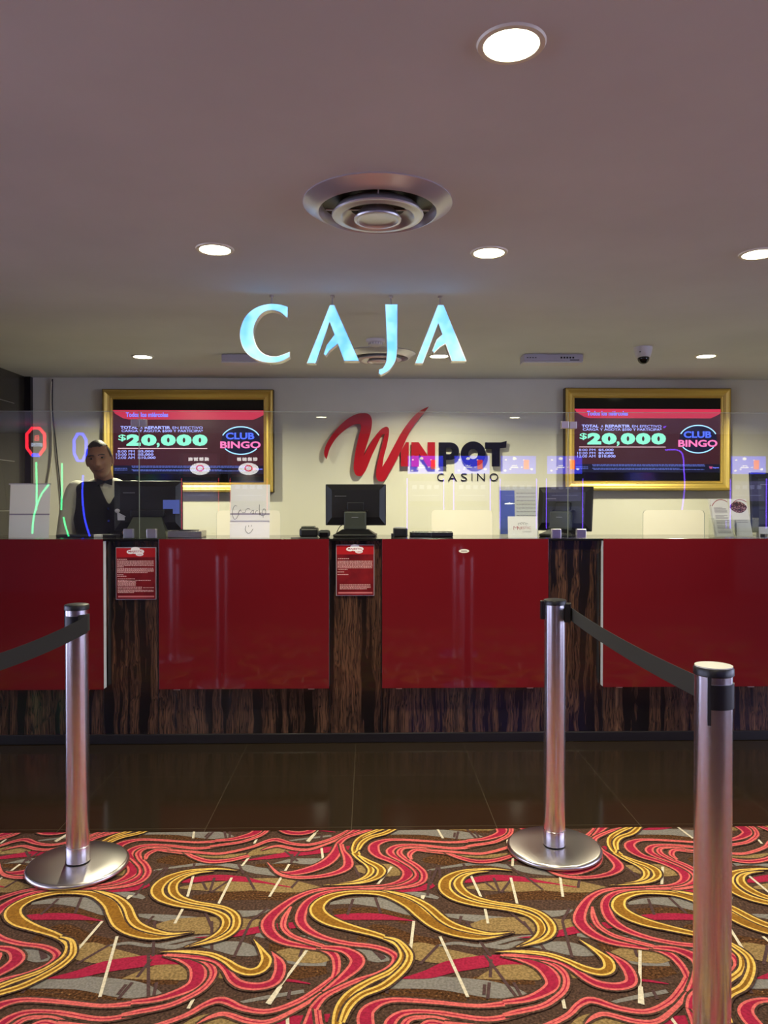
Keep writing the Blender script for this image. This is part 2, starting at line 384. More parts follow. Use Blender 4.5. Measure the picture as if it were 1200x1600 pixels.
PINK = [[(760,1311,.008),(735,1315,.022),(700,1317,.016),(650,1314,.018),(610,1313,.022),(588,1319,.04),(584,1328,.048),(592,1338,.035),(612,1346,.03),(630,1355,.04),(638,1365,.045),(628,1377,.03),(600,1385,.02),(550,1388,.02),(500,1391,.02),(468,1401,.026),(445,1415,.034),(425,1432,.042),(418,1445,.045),(424,1460,.04),(445,1473,.03),(480,1480,.024),(507,1484,.028),(523,1495,.028),(526,1514,.024),(521,1531,.02)],
 [(765,1319,.006),(741,1323,.02),(720,1326,.02),(700,1326,.02),(660,1322,.02),(625,1322,.024),(610,1329,.034),(613,1337,.03),(630,1346,.028),(650,1358,.036),(655,1370,.036),(640,1381,.03),(610,1388,.02),(560,1390,.014)],
 [(690,1333,.016),(660,1326,.016),(632,1326,.018),(624,1333,.024),(632,1342,.022),(650,1353,.024),(662,1365,.026),(660,1378,.024),(640,1386,.018),(600,1391,.010)],
 [(700,1335,.012),(670,1331,.02),(650,1329,.022),(640,1336,.022),(643,1344,.010)],
 [(690,1330,.01),(715,1340,.022),(745,1347,.028),(775,1345,.026),(800,1338,.02)],
 [(262,1329,.012),(300,1332,.018),(337,1335,.018),(362,1332,.018),(395,1324,.018),(415,1316,.022),(432,1313,.028),(455,1319,.022),(482,1321,.02),(512,1314,.02),(535,1304,.02),(548,1297,.02)],
 [(408,1330,.002),(422,1325,.014),(437,1323,.018),(462,1328,.02),(485,1328,.018),(515,1318,.014),(538,1308,.014)],
 [(529,1319,.026),(524,1335,.045),(508,1350,.05),(480,1361,.045),(450,1366,.03),(430,1362,.016),(418,1349,.004)],
 [(533,1318,.02),(536,1330,.02),(543,1342,.035),(543,1355,.04),(525,1365,.03),(495,1371,.024),(460,1372,.02),(435,1366,.015),(419,1350,.003)],
 [(495,1481,.018),(535,1485,.03),(556,1497,.045),(556,1510,.045),(535,1530,.03),(506,1552,.016)],
 [(455,1418,.008),(445,1435,.02),(443,1450,.02),(455,1463,.02),(478,1472,.02),(505,1480,.018)],
 [(560,1392,.018),(520,1394,.02),(495,1402,.03),(478,1415,.035),(470,1432,.038),(472,1445,.036),(485,1457,.03),(510,1468,.024),(545,1476,.022),(580,1480,.022),(605,1487,.024),(618,1497,.024),(613,1511,.024),(590,1524,.022),(560,1533,.02),(530,1546,.02),(505,1560,.022),(490,1578,.028)],
 [(255,1494,.006),(285,1500,.03),(305,1510,.045),(310,1525,.05),(303,1540,.045),(280,1552,.035),(245,1563,.026),(205,1568,.02)],
 [(290,1494,.012),(322,1505,.02),(333,1518,.022),(330,1532,.02),(315,1548,.02),(290,1562,.02),(260,1574,.02),(215,1583,.02),(190,1588,.014)],
 [(260,1494,.012),(300,1496,.022),(335,1502,.024),(352,1515,.024),(364,1532,.03),(380,1541,.035),(405,1543,.035),(428,1536,.035),(437,1520,.036),(436,1505,.03),(424,1488,.0)]]
YEL = [[(372,1362,0),(345,1359,.010),(320,1360,.016),(290,1364,.026),(262,1374,.040),(248,1386,.046),(246,1397,.044),(256,1407,.036),(280,1415,.028),(310,1420,.022),(335,1426,.022),(350,1434,.026),(354,1445,.03),(346,1458,.028),(325,1470,.018),(288,1482,0)],
 [(335,1363,0),(310,1365,.012),(288,1371,.024),(272,1382,.034),(271,1395,.034),(282,1405,.028),(305,1412,.022),(330,1416,.02),(352,1421,.02),(366,1430,.024),(370,1443,.028),(363,1457,.026),(340,1470,.02),(296,1481,0)],
 [(304,1458,0),(250,1466,.026),(213,1460,.04),(190,1447,.05),(180,1430,.052),(172,1414,.05),(150,1400,.036),(120,1396,.024),(85,1397,.026),(50,1405,.038),(26,1418,.05),(20,1430,.055),(30,1442,.05),(55,1452,.035),(85,1462,.026),(101,1471,.022),(108,1482,.008)],
 [(300,1458,0),(262,1461,.016),(225,1452,.03),(208,1440,.033),(198,1418,.03),(182,1404,.022),(160,1396,.012),(145,1393,.0)],
 [(566,1299,.022),(562,1560,0)],
 [(250,1489,0),(290,1489,.014),(328,1493,.02),(352,1503,.022),(370,1515,.03),(390,1521,.034),(408,1516,.036),(416,1503,.034),(411,1490,.02),(396,1469,0)]]
YEL[4] = [(562,1318,.006),(556,1324,.026),(554,1331,.034),(561,1341,.03),(574,1352,.024),(580,1362,.026),(572,1372,.02),(550,1380,.012),(505,1385,0)]
YEL.append([(560,1338,.01),(574,1347,.024),(590,1355,.03),(596,1363,.034),(588,1373,.026),(562,1381,.014),(515,1385,0)])
YEL.append([(602,1470,.006),(618,1477,.014),(627,1486,.020),(629,1500,.022),(612,1519,.02),(575,1537,.022),(548,1554,.026),(533,1574,.03),(527,1598,.03),(524,1612,.012)])
YEL.append([(600,1466,.006),(620,1471,.014),(634,1484,.020),(640,1498,.022),(630,1517,.024),(600,1542,.026),(565,1557,.024),(545,1575,.024),(534,1600,.018)])
cb = MB()
def fl(pts): return [(P(x,y,Z=0).x, P(x,y,Z=0).y, wd) for x, y, wd in pts]
def ribbon(c, dw, z, mi, sh):
    """c: list of (X,Y,width) on the floor; band of width w+dw at height z"""
    vs = []; fs = []; n = len(c)
    for i,(x,y,wd) in enumerate(c):
        a = c[max(i-1,0)]; b_ = c[min(i+1,n-1)]; tx, ty = b_[0]-a[0], b_[1]-a[1]; L = math.hypot(tx,ty) or 1
        h = max(0, wd+dw)/2; nx, ny = -ty/L*h, tx/L*h
        vs += [(x+nx+sh.x, y+ny+sh.y, z), (x-nx+sh.x, y-ny+sh.y, z)]
    for i in range(n-1):
        if c[i][2]+dw <= 0 and c[i+1][2]+dw <= 0: continue
        fs.append((2*i, 2*i+1, 2*i+3, 2*i+2))
    cb.cur = mi; cb.add(vs, fs)
def keep(c, sh):
    xs = [p[0]+sh.x for p in c]; ys = [p[1]+sh.y for p in c]
    return max(xs) > -3.6 and min(xs) < 3.6 and max(ys) > .4 and min(ys) < YC
layers = []
def stack(lst, z0, dz, bands, n):
    for k, pts in enumerate(lst): layers.append((crom(fl(pts), n) if n else pts, [(dw, z0+dz*k+q, mi) for dw, q, mi in bands]))
stack(FLECK, .0002, .00003, [(0,0,9)], 5)
stack([[(x,y,wd*.8) for x,y,wd in l] for l in GREY], .0006, .00003, [(0,0,1)], 6)
stack(TAN, .0011, .00003, [(0,0,2)], 6)
stack(CRIM, .0015, .00004, [(0,0,3)], 6)
stack([fl([(*a,.010),(*b_,.010)]) for a,b_ in TWIG], .0018, .00001, [(0,0,4)], 0)
stack([fl([(*a,.0095),(*b_,.0095)]) for a,b_ in WHITE], .00225, .00001, [(0,0,5)], 0)
stack(PINK, .0025, .00010, [(.014,0,0),(0,.00003,6),(-.016,.00006,3)], 5)
stack(YEL, .0041, .00010, [(.014,0,0),(0,.00003,7),(-.015,.00006,8)], 5)
for i in range(-5, 6):
    for j in range(-3, 3):
        sh = LA*i + LB*j
        for c, bands in layers:
            if keep(c, sh):
                for dw, z, mi in bands: ribbon(c, dw, z+((i%3)+3*(j%2))*.000004, mi, sh)
bm = bmesh.new(); vv = [bm.verts.new(v) for v in cb.v]
for f, mi in zip(cb.f, cb.m):
    try: q = bm.faces.new([vv[k] for k in f]); q.material_index = mi
    except ValueError: pass
bmesh.ops.bisect_plane(bm, geom=bm.verts[:]+bm.edges[:]+bm.faces[:], plane_co=(0,YC,0), plane_no=(0,1,0), clear_outer=True)
for f in bm.faces:
    f.normal_update()
    if f.normal.z < 0: f.normal_flip()
base = [bm.verts.new(c) for c in ((-14,-3.3,0),(14,-3.3,0),(14,YC,0),(-14,YC,0))]; bm.faces.new(base).material_index = 0
b2 = [bm.verts.new(c) for c in ((-14,YC,-.006),(14,YC,-.006))]; bm.faces.new((base[3], base[2], b2[1], b2[0])).material_index = 0
me = bpy.data.meshes.new('carpet'); bm.to_mesh(me); bm.free()
for q in CM: me.materials.append(q)
carpet = bpy.data.objects.new('carpet', me); col.objects.link(carpet)
tag(carpet, 'brown patterned carpet with pink and yellow swirls in front of the dark tiles', 'carpet')

# ---- ceiling: downlights
def rc(px, py): p = P(px, py, Z=HC); return p
def downlight(px, py, label, xy=None, gain=1.0):
    p = rc(px, py) if xy is None else Vector((xy[0], xy[1], HC))
    r = empty('downlight', (p.x, p.y, HC), label, 'ceiling light', 'round recessed downlights in the ceiling')
    MB().lathe([(.066,-.001),(.067,-.006),(.080,-.006),(.083,-.001),(.083,0)], (p.x,p.y,HC), 48, False, False).build('trim_ring', M['trim_white'], r, True)
    MB().lathe([(.002,-.004),(.040,-.005),(.068,-.004),(.068,-.0005)], (p.x,p.y,HC), 40, True, True).build('diffuser', M['lamp'], r, True)
    L = bpy.data.lights.new('lamp_light','AREA'); L.shape = 'DISK'; L.size = .13; L.energy = LAMP_W*gain; L.color = LAMP_COL; L.spread = R(150)
    lo = bpy.data.objects.new('lamp_light', L); col.objects.link(lo); lo.parent = r; lo.location = (0,0,-.012)
downlight(799,68,'large bright round downlight nearest the camera, alone in the upper part of the ceiling', None, .8)
downlight(336,389,'round downlight above and left of the hanging blue letters', None, 1.3)
downlight(764,394,'round downlight above the right end of the hanging blue letters', None, 1.3)
downlight(1185,396,'round downlight cut by the right edge of the picture', None, 1.3)
downlight(223,557,'round downlight on the far left above the left framed screen', None, 3.0)
downlight(686,556,'round downlight seen through the last hanging letter A', None, 3.0)
downlight(1103,556,'round downlight on the far right beyond the dome camera', None, 3.0)
for k,(x, y) in enumerate([(-.6,-.9),(1.9,-.9),(.4,.1),(-1.9,.4),(2.9,.6)]):
    downlight(0,0,'round ceiling downlight over the casino floor behind the viewer', (x,y), .6)

# ---- ceiling: air diffusers
def diffuser(px, py, label):
    p = rc(px, py); r = empty('air_diffuser', (p.x,p.y,HC), label, 'air vent', 'round metal air diffusers')
    c = (p.x,p.y,HC)
    MB().lathe([(.272,0),(.274,-.005),(.262,-.013),(.238,-.026),(.222,-.035),(.217,-.036),(.212,-.028),(.206,-.012),(.203,-.001)], c, 72, False, False).build('outer_ring', M['alu'], r, True, 50)
    MB().lathe([(.205,-.003),(.10,-.002),(.001,-.002)], c, 40, False, True).build('throat', M['dark_green_plastic'], r, True)
    MB().lathe([(.145,-.014),(.160,-.030),(.169,-.044),(.166,-.049),(.152,-.048),(.138,-.054),(.133,-.052),(.126,-.040),(.100,-.020)], c, 72, False, False).build('middle_ring', M['alu'], r, True, 50)
    MB().lathe([(.060,-.022),(.075,-.040),(.088,-.058),(.086,-.063),(.076,-.064),(.072,-.058),(.060,-.056),(.001,-.056)], c, 72, False, True).build('centre_cone', M['alu'], r, True, 50)
    m_ = MB()
    for a in (0, math.pi/2, math.pi, 1.5*math.pi):
        m_.tube([(p.x+.05*math.cos(a),p.y+.05*math.sin(a),HC-.024),(p.x+.19*math.cos(a),p.y+.19*math.sin(a),HC-.024)], .003, 6)
    m_.tube([(p.x,p.y,HC-.002),(p.x,p.y,HC-.054)], .012, 8)
    m_.build('spokes', M['alu'], r)
diffuser(590,318,'large round metal air diffuser in the middle of the ceiling, nearer the camera')
diffuser(592,553,'round metal air diffuser partly behind the hanging letters A and J')

# ---- smoke detector, dome camera, surface boxes
p = rc(587,531); r = empty('smoke_detector', p, 'small white round smoke detector beside the far air diffuser', 'smoke detector')
MB().lathe([(.002,-.044),(.030,-.044),(.046,-.034),(.048,-.022),(.062,-.018),(.066,-.006),(.066,0)], p, 40, True, True).build('body', M['white_plastic'], r, True)
m_ = MB()
for k in range(16):
    a = k*math.pi/8; m_.box(-.003,.003,.0465,.0495,-.034,-.022); st = len(m_.v)-8
    m_.xf(lambda v: (p.x+v.x*math.cos(a)-v.y*math.sin(a), p.y+v.x*math.sin(a)+v.y*math.cos(a), p.z+v.z), st)
m_.build('vents', M['grey_plastic'], r)
p = rc(1005,543); r = empty('dome_camera', p, 'white dome security camera with a black lens under the ceiling at right', 'security camera')
MB().lathe([(.040,-.078),(.050,-.066),(.058,-.040),(.064,-.012),(.066,0)], p, 40, True, True).build('housing', M['white_plastic'], r, True)
MB().ell((p.x,p.y-.006,p.z-.078), (.041,.041,.041)).build('dome', M['screen_off'], r, True)
MB().box(p.x-.045,p.x-.039,p.y-.058,p.y-.050,p.z-.045,p.z-.037).build('led', M['black'], r)
for (a, b_, py, lab, txt) in ((819,912,557,'long flat white and grey box under the ceiling right of the hanging letters',True),
                              (346,420,557,'long flat grey box under the ceiling behind the hanging letter C',False)):
    q0 = rc(a,553); q1 = rc(b_,553); yy = q0.y; c = ((q0.x+q1.x)/2, yy+.09, HC)
    r = empty('ceiling_box', c, lab, 'ceiling fixture')
    MB().box(q0.x,q1.x,yy,yy+.16,HC-.052,HC,.006).build('body', M['grey_plastic'], r)
    MB().box(q0.x-.005,q1.x-.002,yy+.01,yy+.15,HC-.062,HC-.052,.003).build('cover', M['white_plastic'], r)
    if txt:
        m_ = MB(); text_fit(m_, 'MVR', q0.x+.02, q0.x+.07, HC-.034, HC-.024, yy-.001); text_fit(m_, '■ ■ MVRXX'.replace('■','-'), q1.x-.17, q1.x-.05, HC-.034, HC-.020, yy-.001, .02)
        m_ = MB(); [m_.box(q1.x-.17+.022*k, q1.x-.156+.022*k, yy-.001, yy, HC-.032, HC-.020) for k in range(5)]; [m_.box(q0.x+.02+.02*k, q0.x+.032+.02*k, yy-.001, yy, HC-.03, HC-.025) for k in range(4)]
        m_.box(q1.x-.10, q1.x-.03, yy-.001, yy, HC-.046, HC-.040)
        m_.build('print_marks', M['black'], r)

# ---- hanging letters
YLT = P(600,460,Z=HC).y
def zl(u, v): q = P(300+u/2, 380+v/2, Y=YLT); return (q.x, q.z)
Cp = crom([(300,198),(272,190),(238,189),(200,200),(170,224),(153,258),(149,290),(158,325),(178,350),(210,367),(245,373),(278,369),(305,355)],4)+[(306,338)]+crom([(290,345),(264,353),(236,350),(212,335),(197,308),(192,272),(201,242),(220,218),(245,209),(272,214),(292,229)],4)+[(299,234)]
A1 = [(430,192),(445,192),(523,368),(475,368),(430,246),(387,375),(358,375)]
S1 = [(447,282),(458,312),(430,335),(418,352),(411,346),(420,318)]
Jp = [(603,190),(643,190),(642,330)]+crom([(641,340),(636,368),(617,396),(590,412)],4)+[(583,406),(584,394)]+crom([(596,390),(606,370),(609,335)],4)
A2 = [(768,192),(787,192),(858,368),(812,368),(770,250),(722,375),(697,375)]
S2 = [(787,280),(798,310),(775,324),(756,343),(751,335),(765,300)]
LT = [('C',[Cp],(247,190),'glowing pale blue hanging letter C, leftmost of the suspended sign'),
      ('A',[A1,S1],(438,192),'glowing pale blue hanging letter A between C and J'),
      ('J',[Jp],(622,190),'glowing pale blue hanging letter J dropping below the others'),
      ('A',[A2,S2],(777,192),'glowing pale blue hanging letter A at the right end of the suspended sign')]
for ch, polys, (ru, rv), lab in LT:
    top = zl(ru, rv); r = empty('sign_letter', (top[0], YLT, HC), lab, 'sign letter')
    f_ = MB(); b_ = MB()
    for k, pl in enumerate(polys):
        pp = [zl(*q) for q in pl]
        yb = YLT + (.062 if k == 0 else .058)
        b_.prism(pp, YLT+.004+k*.001, yb)
        cx = sum(q[0] for q in pp)/len(pp)
        n_ = len(pp); ins = []
        ar = sum(pp[i][0]*pp[(i+1)%n_][1]-pp[(i+1)%n_][0]*pp[i][1] for i in range(n_)); sg = 1 if ar > 0 else -1
        for i in range(n_):
            a0 = Vector(pp[i-1]); a1 = Vector(pp[i]); a2 = Vector(pp[(i+1)%n_])
            d1 = (a1-a0).normalized(); d2 = (a2-a1).normalized(); n1 = Vector((-d1.y,d1.x))*sg; n2 = Vector((-d2.y,d2.x))*sg
            nn = (n1+n2); nn = nn.normalized()/max(.5, math.cos(n1.angle(n2)/2) if n1.length and n2.length else 1)
            ins.append(tuple(a1+nn*.0028))
        f_.prism(ins, YLT-k*.001, YLT+.0045+k*.001)
    b_.build('casing', M['casing'], r); f_.build('lit_face', M['face_emit'], r)
    MB().tube([(top[0],YLT+.03,top[1]-.01),(top[0],YLT+.03,HC)], .005, 10).lathe([(.012,-.012),(.012,0)],(top[0],YLT+.03,HC),16).build('rod', M['steel'], r, True)

# ---- framed screens
EM = {}
def em(name, rgb, s=1.0):
    if name not in EM: EM[name] = mat('screen_'+name, (6,6,8), .25, emis=rgb, es=s)
    return EM[name]
def ring(mb, cx, cz, rx, rz, w_, y, n=64, a0=0, a1=360):
    vs=[]; fs=[]
    for i in range(n+1):
        a = R(a0+(a1-a0)*i/n)
        vs += [(cx+rx*math.cos(a), y, cz+rz*math.sin(a)), (cx+(rx-w_)*math.cos(a), y, cz+(rz-w_)*math.sin(a))]
    for i in range(n): fs.append((2*i, 2*i+2, 2*i+3, 2*i+1))
    mb.add(vs, fs)
def disc(mb, cx, cz, rx, rz, y, n=48):
    mb.add([(cx+rx*math.cos(2*math.pi*i/n), y, cz+rz*math.sin(2*math.pi*i/n)) for i in range(n)], [list(range(n))])
def quad(mb, x0,x1,z0,z1,y): mb.add([(x0,y,z0),(x1,y,z0),(x1,y,z1),(x0,y,z1)], [(0,1,2,3)])
def framed_screen(px0, px1, py0, py1, label):
    YF = YB-.09
    a = P(px0,py1,Y=YF); b_ = P(px1,py0,Y=YF); x0,z0,x1,z1 = a.x,a.z,b_.x,b_.z
    r = empty('framed_screen', ((x0+x1)/2, YB, z0), label, 'framed screen')
    prof = [(0,.088),(0,.012),(.006,.004),(.018,.0),(.028,.006),(.040,.016),(.058,.022),(.068,.020),(.074,.026),(.080,.024),(.084,.030)]
    m_ = MB(); vs=[]; fs=[]; n=len(prof)
    for ci,(cx,cz,sx,sz) in enumerate(((x0,z0,1,1),(x1,z0,-1,1),(x1,z1,-1,-1),(x0,z1,1,-1))):
        for (i_,d) in prof: vs.append((cx+sx*i_, YF+d, cz+sz*i_))
    for c in range(4):
        for k in range(n-1):
            c2=(c+1)%4; fs.append((c*n+k, c2*n+k, c2*n+k+1, c*n+k+1))
    m_.add(vs,fs).build('frame', M['gold'], r)
    m_ = MB()
    for (q0,q1,q2,q3) in ((x0-.004,x1+.004,z1-.006,z1+.004),(x0-.004,x1+.004,z0-.004,z0+.006)): m_.box(q0,q1,YF+.014,YB-.001,q2,q3)
    for (q0,q1,q2,q3) in ((x0-.004,x0+.006,z0,z1),(x1-.006,x1+.004,z0,z1)): m_.box(q0,q1,YF+.014,YB-.001,q2,q3)
    m_.build('outer_edge', M['gold_dark'], r)
    X0,X1,Z0,Z1 = x0+.082,x1-.082,z0+.082,z1-.082; YS = YF+.032
    s = MB().box(X0-.004,X1+.004,YS,YS+.04,Z0-.004,Z1+.004).build('screen', M['screen_off'], r)
    W_, H_ = X1-X0, Z1-Z0
    def U(u): return X0+(u-115)/950*W_
    def V(v): return Z1-(v-85)/547*H_
    def T(name, mt, items, y=.0016):
        q = MB()
        for (t,u0,u1,v0,v1,bd) in items: text_fit(q, t, U(u0),U(u1),V(v1),V(v0), YS-y, bd)
        q.build(name, mt, s)
    q = MB(); quad(q, U(115),U(1065),V(520),V(157),YS-.0004); q.build('picture_ground', em('maroon',(66,26,36),1), s)
    q = MB(); quad(q, U(115),U(1065),V(575),V(520),YS-.0004); q.build('footer_band', em('navy',(14,16,44),1), s)
    q = MB(); q.add([(U(a_),YS-.0008,V(c_)) for a_,c_ in ((115,157),(130,180),(180,210),(215,218),(1000,218),(1040,200),(1065,185),(1065,157))], [list(range(8))[::-1]]); q.build('banner', em('banner',(196,46,76),1.1), s)
    T('banner_lettering', em('blue',(110,120,245),1.5), [('Todos los miércoles',197,463,171,202,.035)])
    T('heading', em('bluewhite',(158,168,255),1.6), [('TOTAL',163,272,261,280,.03),('A',288,303,264,280,.0),('REPARTIR',315,477,261,280,.03),('EN EFECTIVO',490,680,263,280,.0),('CARGA Y AGOTA $500 Y PARTICIPA*',170,682,284,303,.01)])
    T('prize_amount', em('mint',(128,222,192),1.5), [('$',150,198,316,362,.015),('2',200,290,315,391,.07),('0',292,390,315,391,.07),(',',390,409,370,403,.03),('0',416,510,315,391,.07),('0',514,610,315,391,.07),('0',614,710,315,391,.07)])
    q = MB(); quad(q, U(147),U(708),V(410),V(405),YS-.0012); q.build('rule_line', em('pinkwhite',(250,205,215),1.2), s)
    T('time_table', em('bluewhite',(158,168,255),1.6), [('8:00 PM',145,252,419,435,0),('10:00 PM',135,252,440,456,0),('12:00 AM',135,252,460,477,0),('$5,000',272,370,419,436,.02),('$5,000',272,370,440,457,.02),('$10,000',272,383,460,479,.02)])
    q = MB(); g = random.Random(3)
    for (vv_,ua,ub) in ((524,232,960),(532,236,965),(548,232,800),(555,240,960),(539,125,205),(550,125,205)):
        u = ua
        while u < ub:
            l = g.uniform(6,22); quad(q, U(u),U(min(u+l,ub)),V(vv_+2.2),V(vv_-2.2),YS-.0012); u += l+g.uniform(2,4)
    q.build('small_print', em('smallblue',(96,110,200),1.1), s)
    q = MB(); disc(q, U(920),V(355),(122/950)*W_,(90/547)*H_,YS-.0010); q.build('logo_disc', em('discnavy',(20,20,52),1), s)
    q = MB(); ring(q, U(920),V(355),(126/950)*W_,(94/547)*H_,.009,YS-.0016, 64, 22, 158); ring(q, U(920),V(355),(126/950)*W_,(94/547)*H_,.009,YS-.0016, 64, 215, 325); q.build('logo_ring', em('ringblue',(150,205,255),1.8), s)
    T('logo_word_upper', em('neonblue',(70,96,250),1.8), [('CLUB',825,1005,303,347,.03)], .0022)
    T('logo_word_lower', em('neonpink',(240,110,170),1.6), [('BINGO',790,1045,360,406,.03)], .0022)
    T('corner_logo', em('cornerpink',(220,90,150),1.2), [('W',992,1015,534,552,.04)]); T('corner_logo', em('blue',(110,120,245),1.5), [('inpot',1016,1056,538,550,.04)])
framed_screen(160,426,609,768.5,'gold framed screen on the left of the white wall, behind the man')
framed_screen(884,1143,607,766,'gold framed screen on the right of the white wall, above the brochures')

# ---- wall logo, letter by letter
YS_ = YB-.055
def zw(u, v): q = P(490+u/3.75, 620+v/3.75, Y=YS_); return (q.x, q.z)
Wp = crom([(75,366),(62,340),(66,300),(90,250),(130,195),(190,135),(250,102),(300,95),(330,108),(342,140),(338,190),(325,240),(306,300),(292,350)],3)+crom([(320,296),(350,245),(385,200),(410,180),(430,176),(442,190),(440,230),(428,290),(412,350),(403,410)],3)+crom([(430,366),(470,290),(520,200),(580,120),(630,78),(675,57)],3)+crom([(645,98),(605,145),(560,212),(520,300),(475,390),(440,450),(415,490),(395,497),(375,488),(366,460),(370,410),(385,340),(403,270),(417,216)],3)+crom([(398,225),(370,285),(340,348),(312,418),(290,455),(270,465),(248,458),(236,430),(235,390),(245,320),(262,240),(279,178)],3)+crom([(272,158),(235,163),(182,195),(130,245),(95,302),(82,345)],3)
def standoffs(mb, pts):
    for u,v in pts:
        q = zw(u,v); mb.tube([(q[0],YB-.001,q[1]),(q[0],YS_+.018,q[1])], .006, 8)
def wletter(name, polys, mt, lab, so, texts=(), d=.022, yo=0):
    allp = [zw(*q) for pl in polys for q in pl] or [zw(texts[0][1],texts[0][4])]
    r = empty(name, (sum(q[0] for q in allp)/len(allp), YB, min(q[1] for q in allp)), lab, 'sign letter')
    m_ = MB()
    for pl in polys: m_.prism([zw(*q) for q in pl], YS_, YS_+d)
    for (t,u0,u1,v0,v1,bd) in texts:
        a = zw(u0,v1); b_ = zw(u1,v0); text_fit(m_, t, a[0], b_[0], a[1], b_[1], YS_+yo, bd, d)
    m_.build('letter_body', mt, r)
    if so:
        for q_ in so:
            s_ = MB(); standoffs(s_, [q_]); s_.build('wall_pin', M['steel'], r)
wletter('logo_letter', [Wp], M['letter_red'], 'large red brush-style letter W with a long upward stroke on the white wall', [(290,130),(270,430),(395,460),(100,260),(600,125)])
def box_(u0,u1,v0,v1): return [(u0,v0),(u1,v0),(u1,v1),(u0,v1)]
wletter('logo_letter', [[(541,266),(558,266),(558,408),(512,408),(512,318)]], M['letter_red'], 'red block letter I joined to the stroke of the big W', [(535,300),(535,390)])
wletter('logo_letter', [[(573,266),(616,266),(668,342),(668,266),(712,266),(712,410),(670,410),(617,332),(617,410),(573,410)]], M['letter_red'], 'red block letter N before the black letters on the wall', [(595,300),(690,390)])
def arc(cx,cy,rx,ry,a0,a1,n=16): return [(cx+rx*math.cos(R(a0+(a1-a0)*i/n)), cy-ry*math.sin(R(a0+(a1-a0)*i/n))) for i in range(n+1)]
Ppoly = [(733,267)]+arc(800,317,52,50,90,-90)+[(776,367),(776,408),(733,408)]
Phole = arc(795,317,18,16,88,-88,8)
Pcomp = [(733,267)]+arc(800,318,52,51,90,-90)+[(776,369),(776,408),(733,408),(733,317),(776,317),(776,336)]+[(797,336)]+arc(795,317.5,18,18,-80,80,8)+[(776,299),(776,316),(733,316)]
wletter('logo_letter', [Pcomp], M['letter_black'], 'black block letter P on the white wall', [(752,300),(752,390)])
def annulus(cx,cy,rx,ry,qx,qy): 
    return arc(cx,cy,rx,ry,0,179.9,28)+arc(cx,cy,qx,qy,179.9,0,28), arc(cx,cy,rx,ry,180,360,28)+arc(cx,cy,qx,qy,360,180,28)
wletter('logo_letter', list(annulus(935,335,73,74,28,30)), M['letter_black'], 'black round block letter O on the white wall', [(884,335),(986,335)])
wletter('logo_letter', [[(1005,267),(1100,267),(1132,258),(1128,298),(1091,302),(1091,408),(1045,408),(1045,305),(1005,305)]], M['letter_black'], 'black block letter T with a flicked right tip on the white wall', [(1068,290),(1068,390)])
for t,u0,u1,lab in (('C',727,766,'first letter C'),('A',790,843,'letter A'),('S',867,903,'letter S'),('I',930,934,'narrow letter I'),('N',962,1007,'letter N'),('O',1036,1086,'last letter O')):
    wletter('small_logo_letter', [], M['letter_black'], 'thin small black %s of the lower wall word below the block letters' % lab, [], [(t,u0,u1,447,492,-.012)], .010, .042)
# ---- the counter
def px_x(px, Y): return P(px, 900, Y=Y).x
ZPB, ZPT = P(600,1075.5,Y=YP).z, ZT
counter = empty('cashier_counter', (.6, YW, 0), 'long cashier counter with striped ebony veneer and glossy red front panels', 'counter')
MB().box(XL+.002,XR-.002,YW,4.92,.055,ZT-.0125).build('body', M['wood'], counter)
MB().box(XL+.002,XR-.002,YW-.012,4.90,0,.055,.003).build('plinth', M['kick'], counter)
for px in (161.5,247,515,596,858,942): 
    x = px_x(px,YW); MB().box(x-.002,x+.002,YW-.0012,YW,.055,ZT-.04).build('veneer_joint', M['black'], counter)
xs = [(XL+.004,px_x(-190,YP)),(px_x(-105,YP),px_x(161,YP)),(px_x(248,YP),px_x(514,YP)),(px_x(597,YP),px_x(857,YP)),(px_x(943,YP),px_x(1203,YP)),(px_x(1286,YP),XR-.004)]
for i,(a,b_) in enumerate(xs):
    pn = MB().box(a,b_,YP,YP+.008,ZPB,ZPT,.0012).build('front_panel', M['red_glass'], counter)
    MB().box(a+.002,b_-.002,YP+.0085,YP+.058,ZPB+.002,ZPT-.013).build('backing_board', M['edge_white'], pn)
    for q in ((a+.08),(b_-.12)):
        MB().box(q,q+.035,YP+.006,YP+.022,ZPB-.006,ZPB).box(q+.005,q+.03,YP+.058,YW,ZPB-.003,ZPB+.03).build('panel_bracket', M['steel'], counter)
    if i == 3:
        st = MB(); x_, z_ = P(725,861,Y=YP).x, P(725,861,Y=YP).z
        vs=[(x_+.030*math.cos(2*math.pi*k/40),YP-.001,z_+.011*math.sin(2*math.pi*k/40)) for k in range(40)]; st.add(vs,[list(range(40))])
        st.build('oval_sticker', M['trim_white'], pn)
        st = MB(); text_fit(st,'PRIVÉ',x_-.017,x_+.017,z_-.003,z_+.003,YP-.002); st = MB()
        for k in range(5): st.box(x_-.016+.0068*k, x_-.011+.0068*k, YP-.0018, YP-.0012, z_-.0022, z_+.0022)
        st.build('sticker_print', M['brown_ink'], pn)
top = MB().box(XL+.002,XR-.002,YP+.026,4.96,ZT-.012,ZT,.002).build('countertop', M['counter_black'])
tag(top, 'long polished black countertop running the width of the cashier desk', 'countertop')

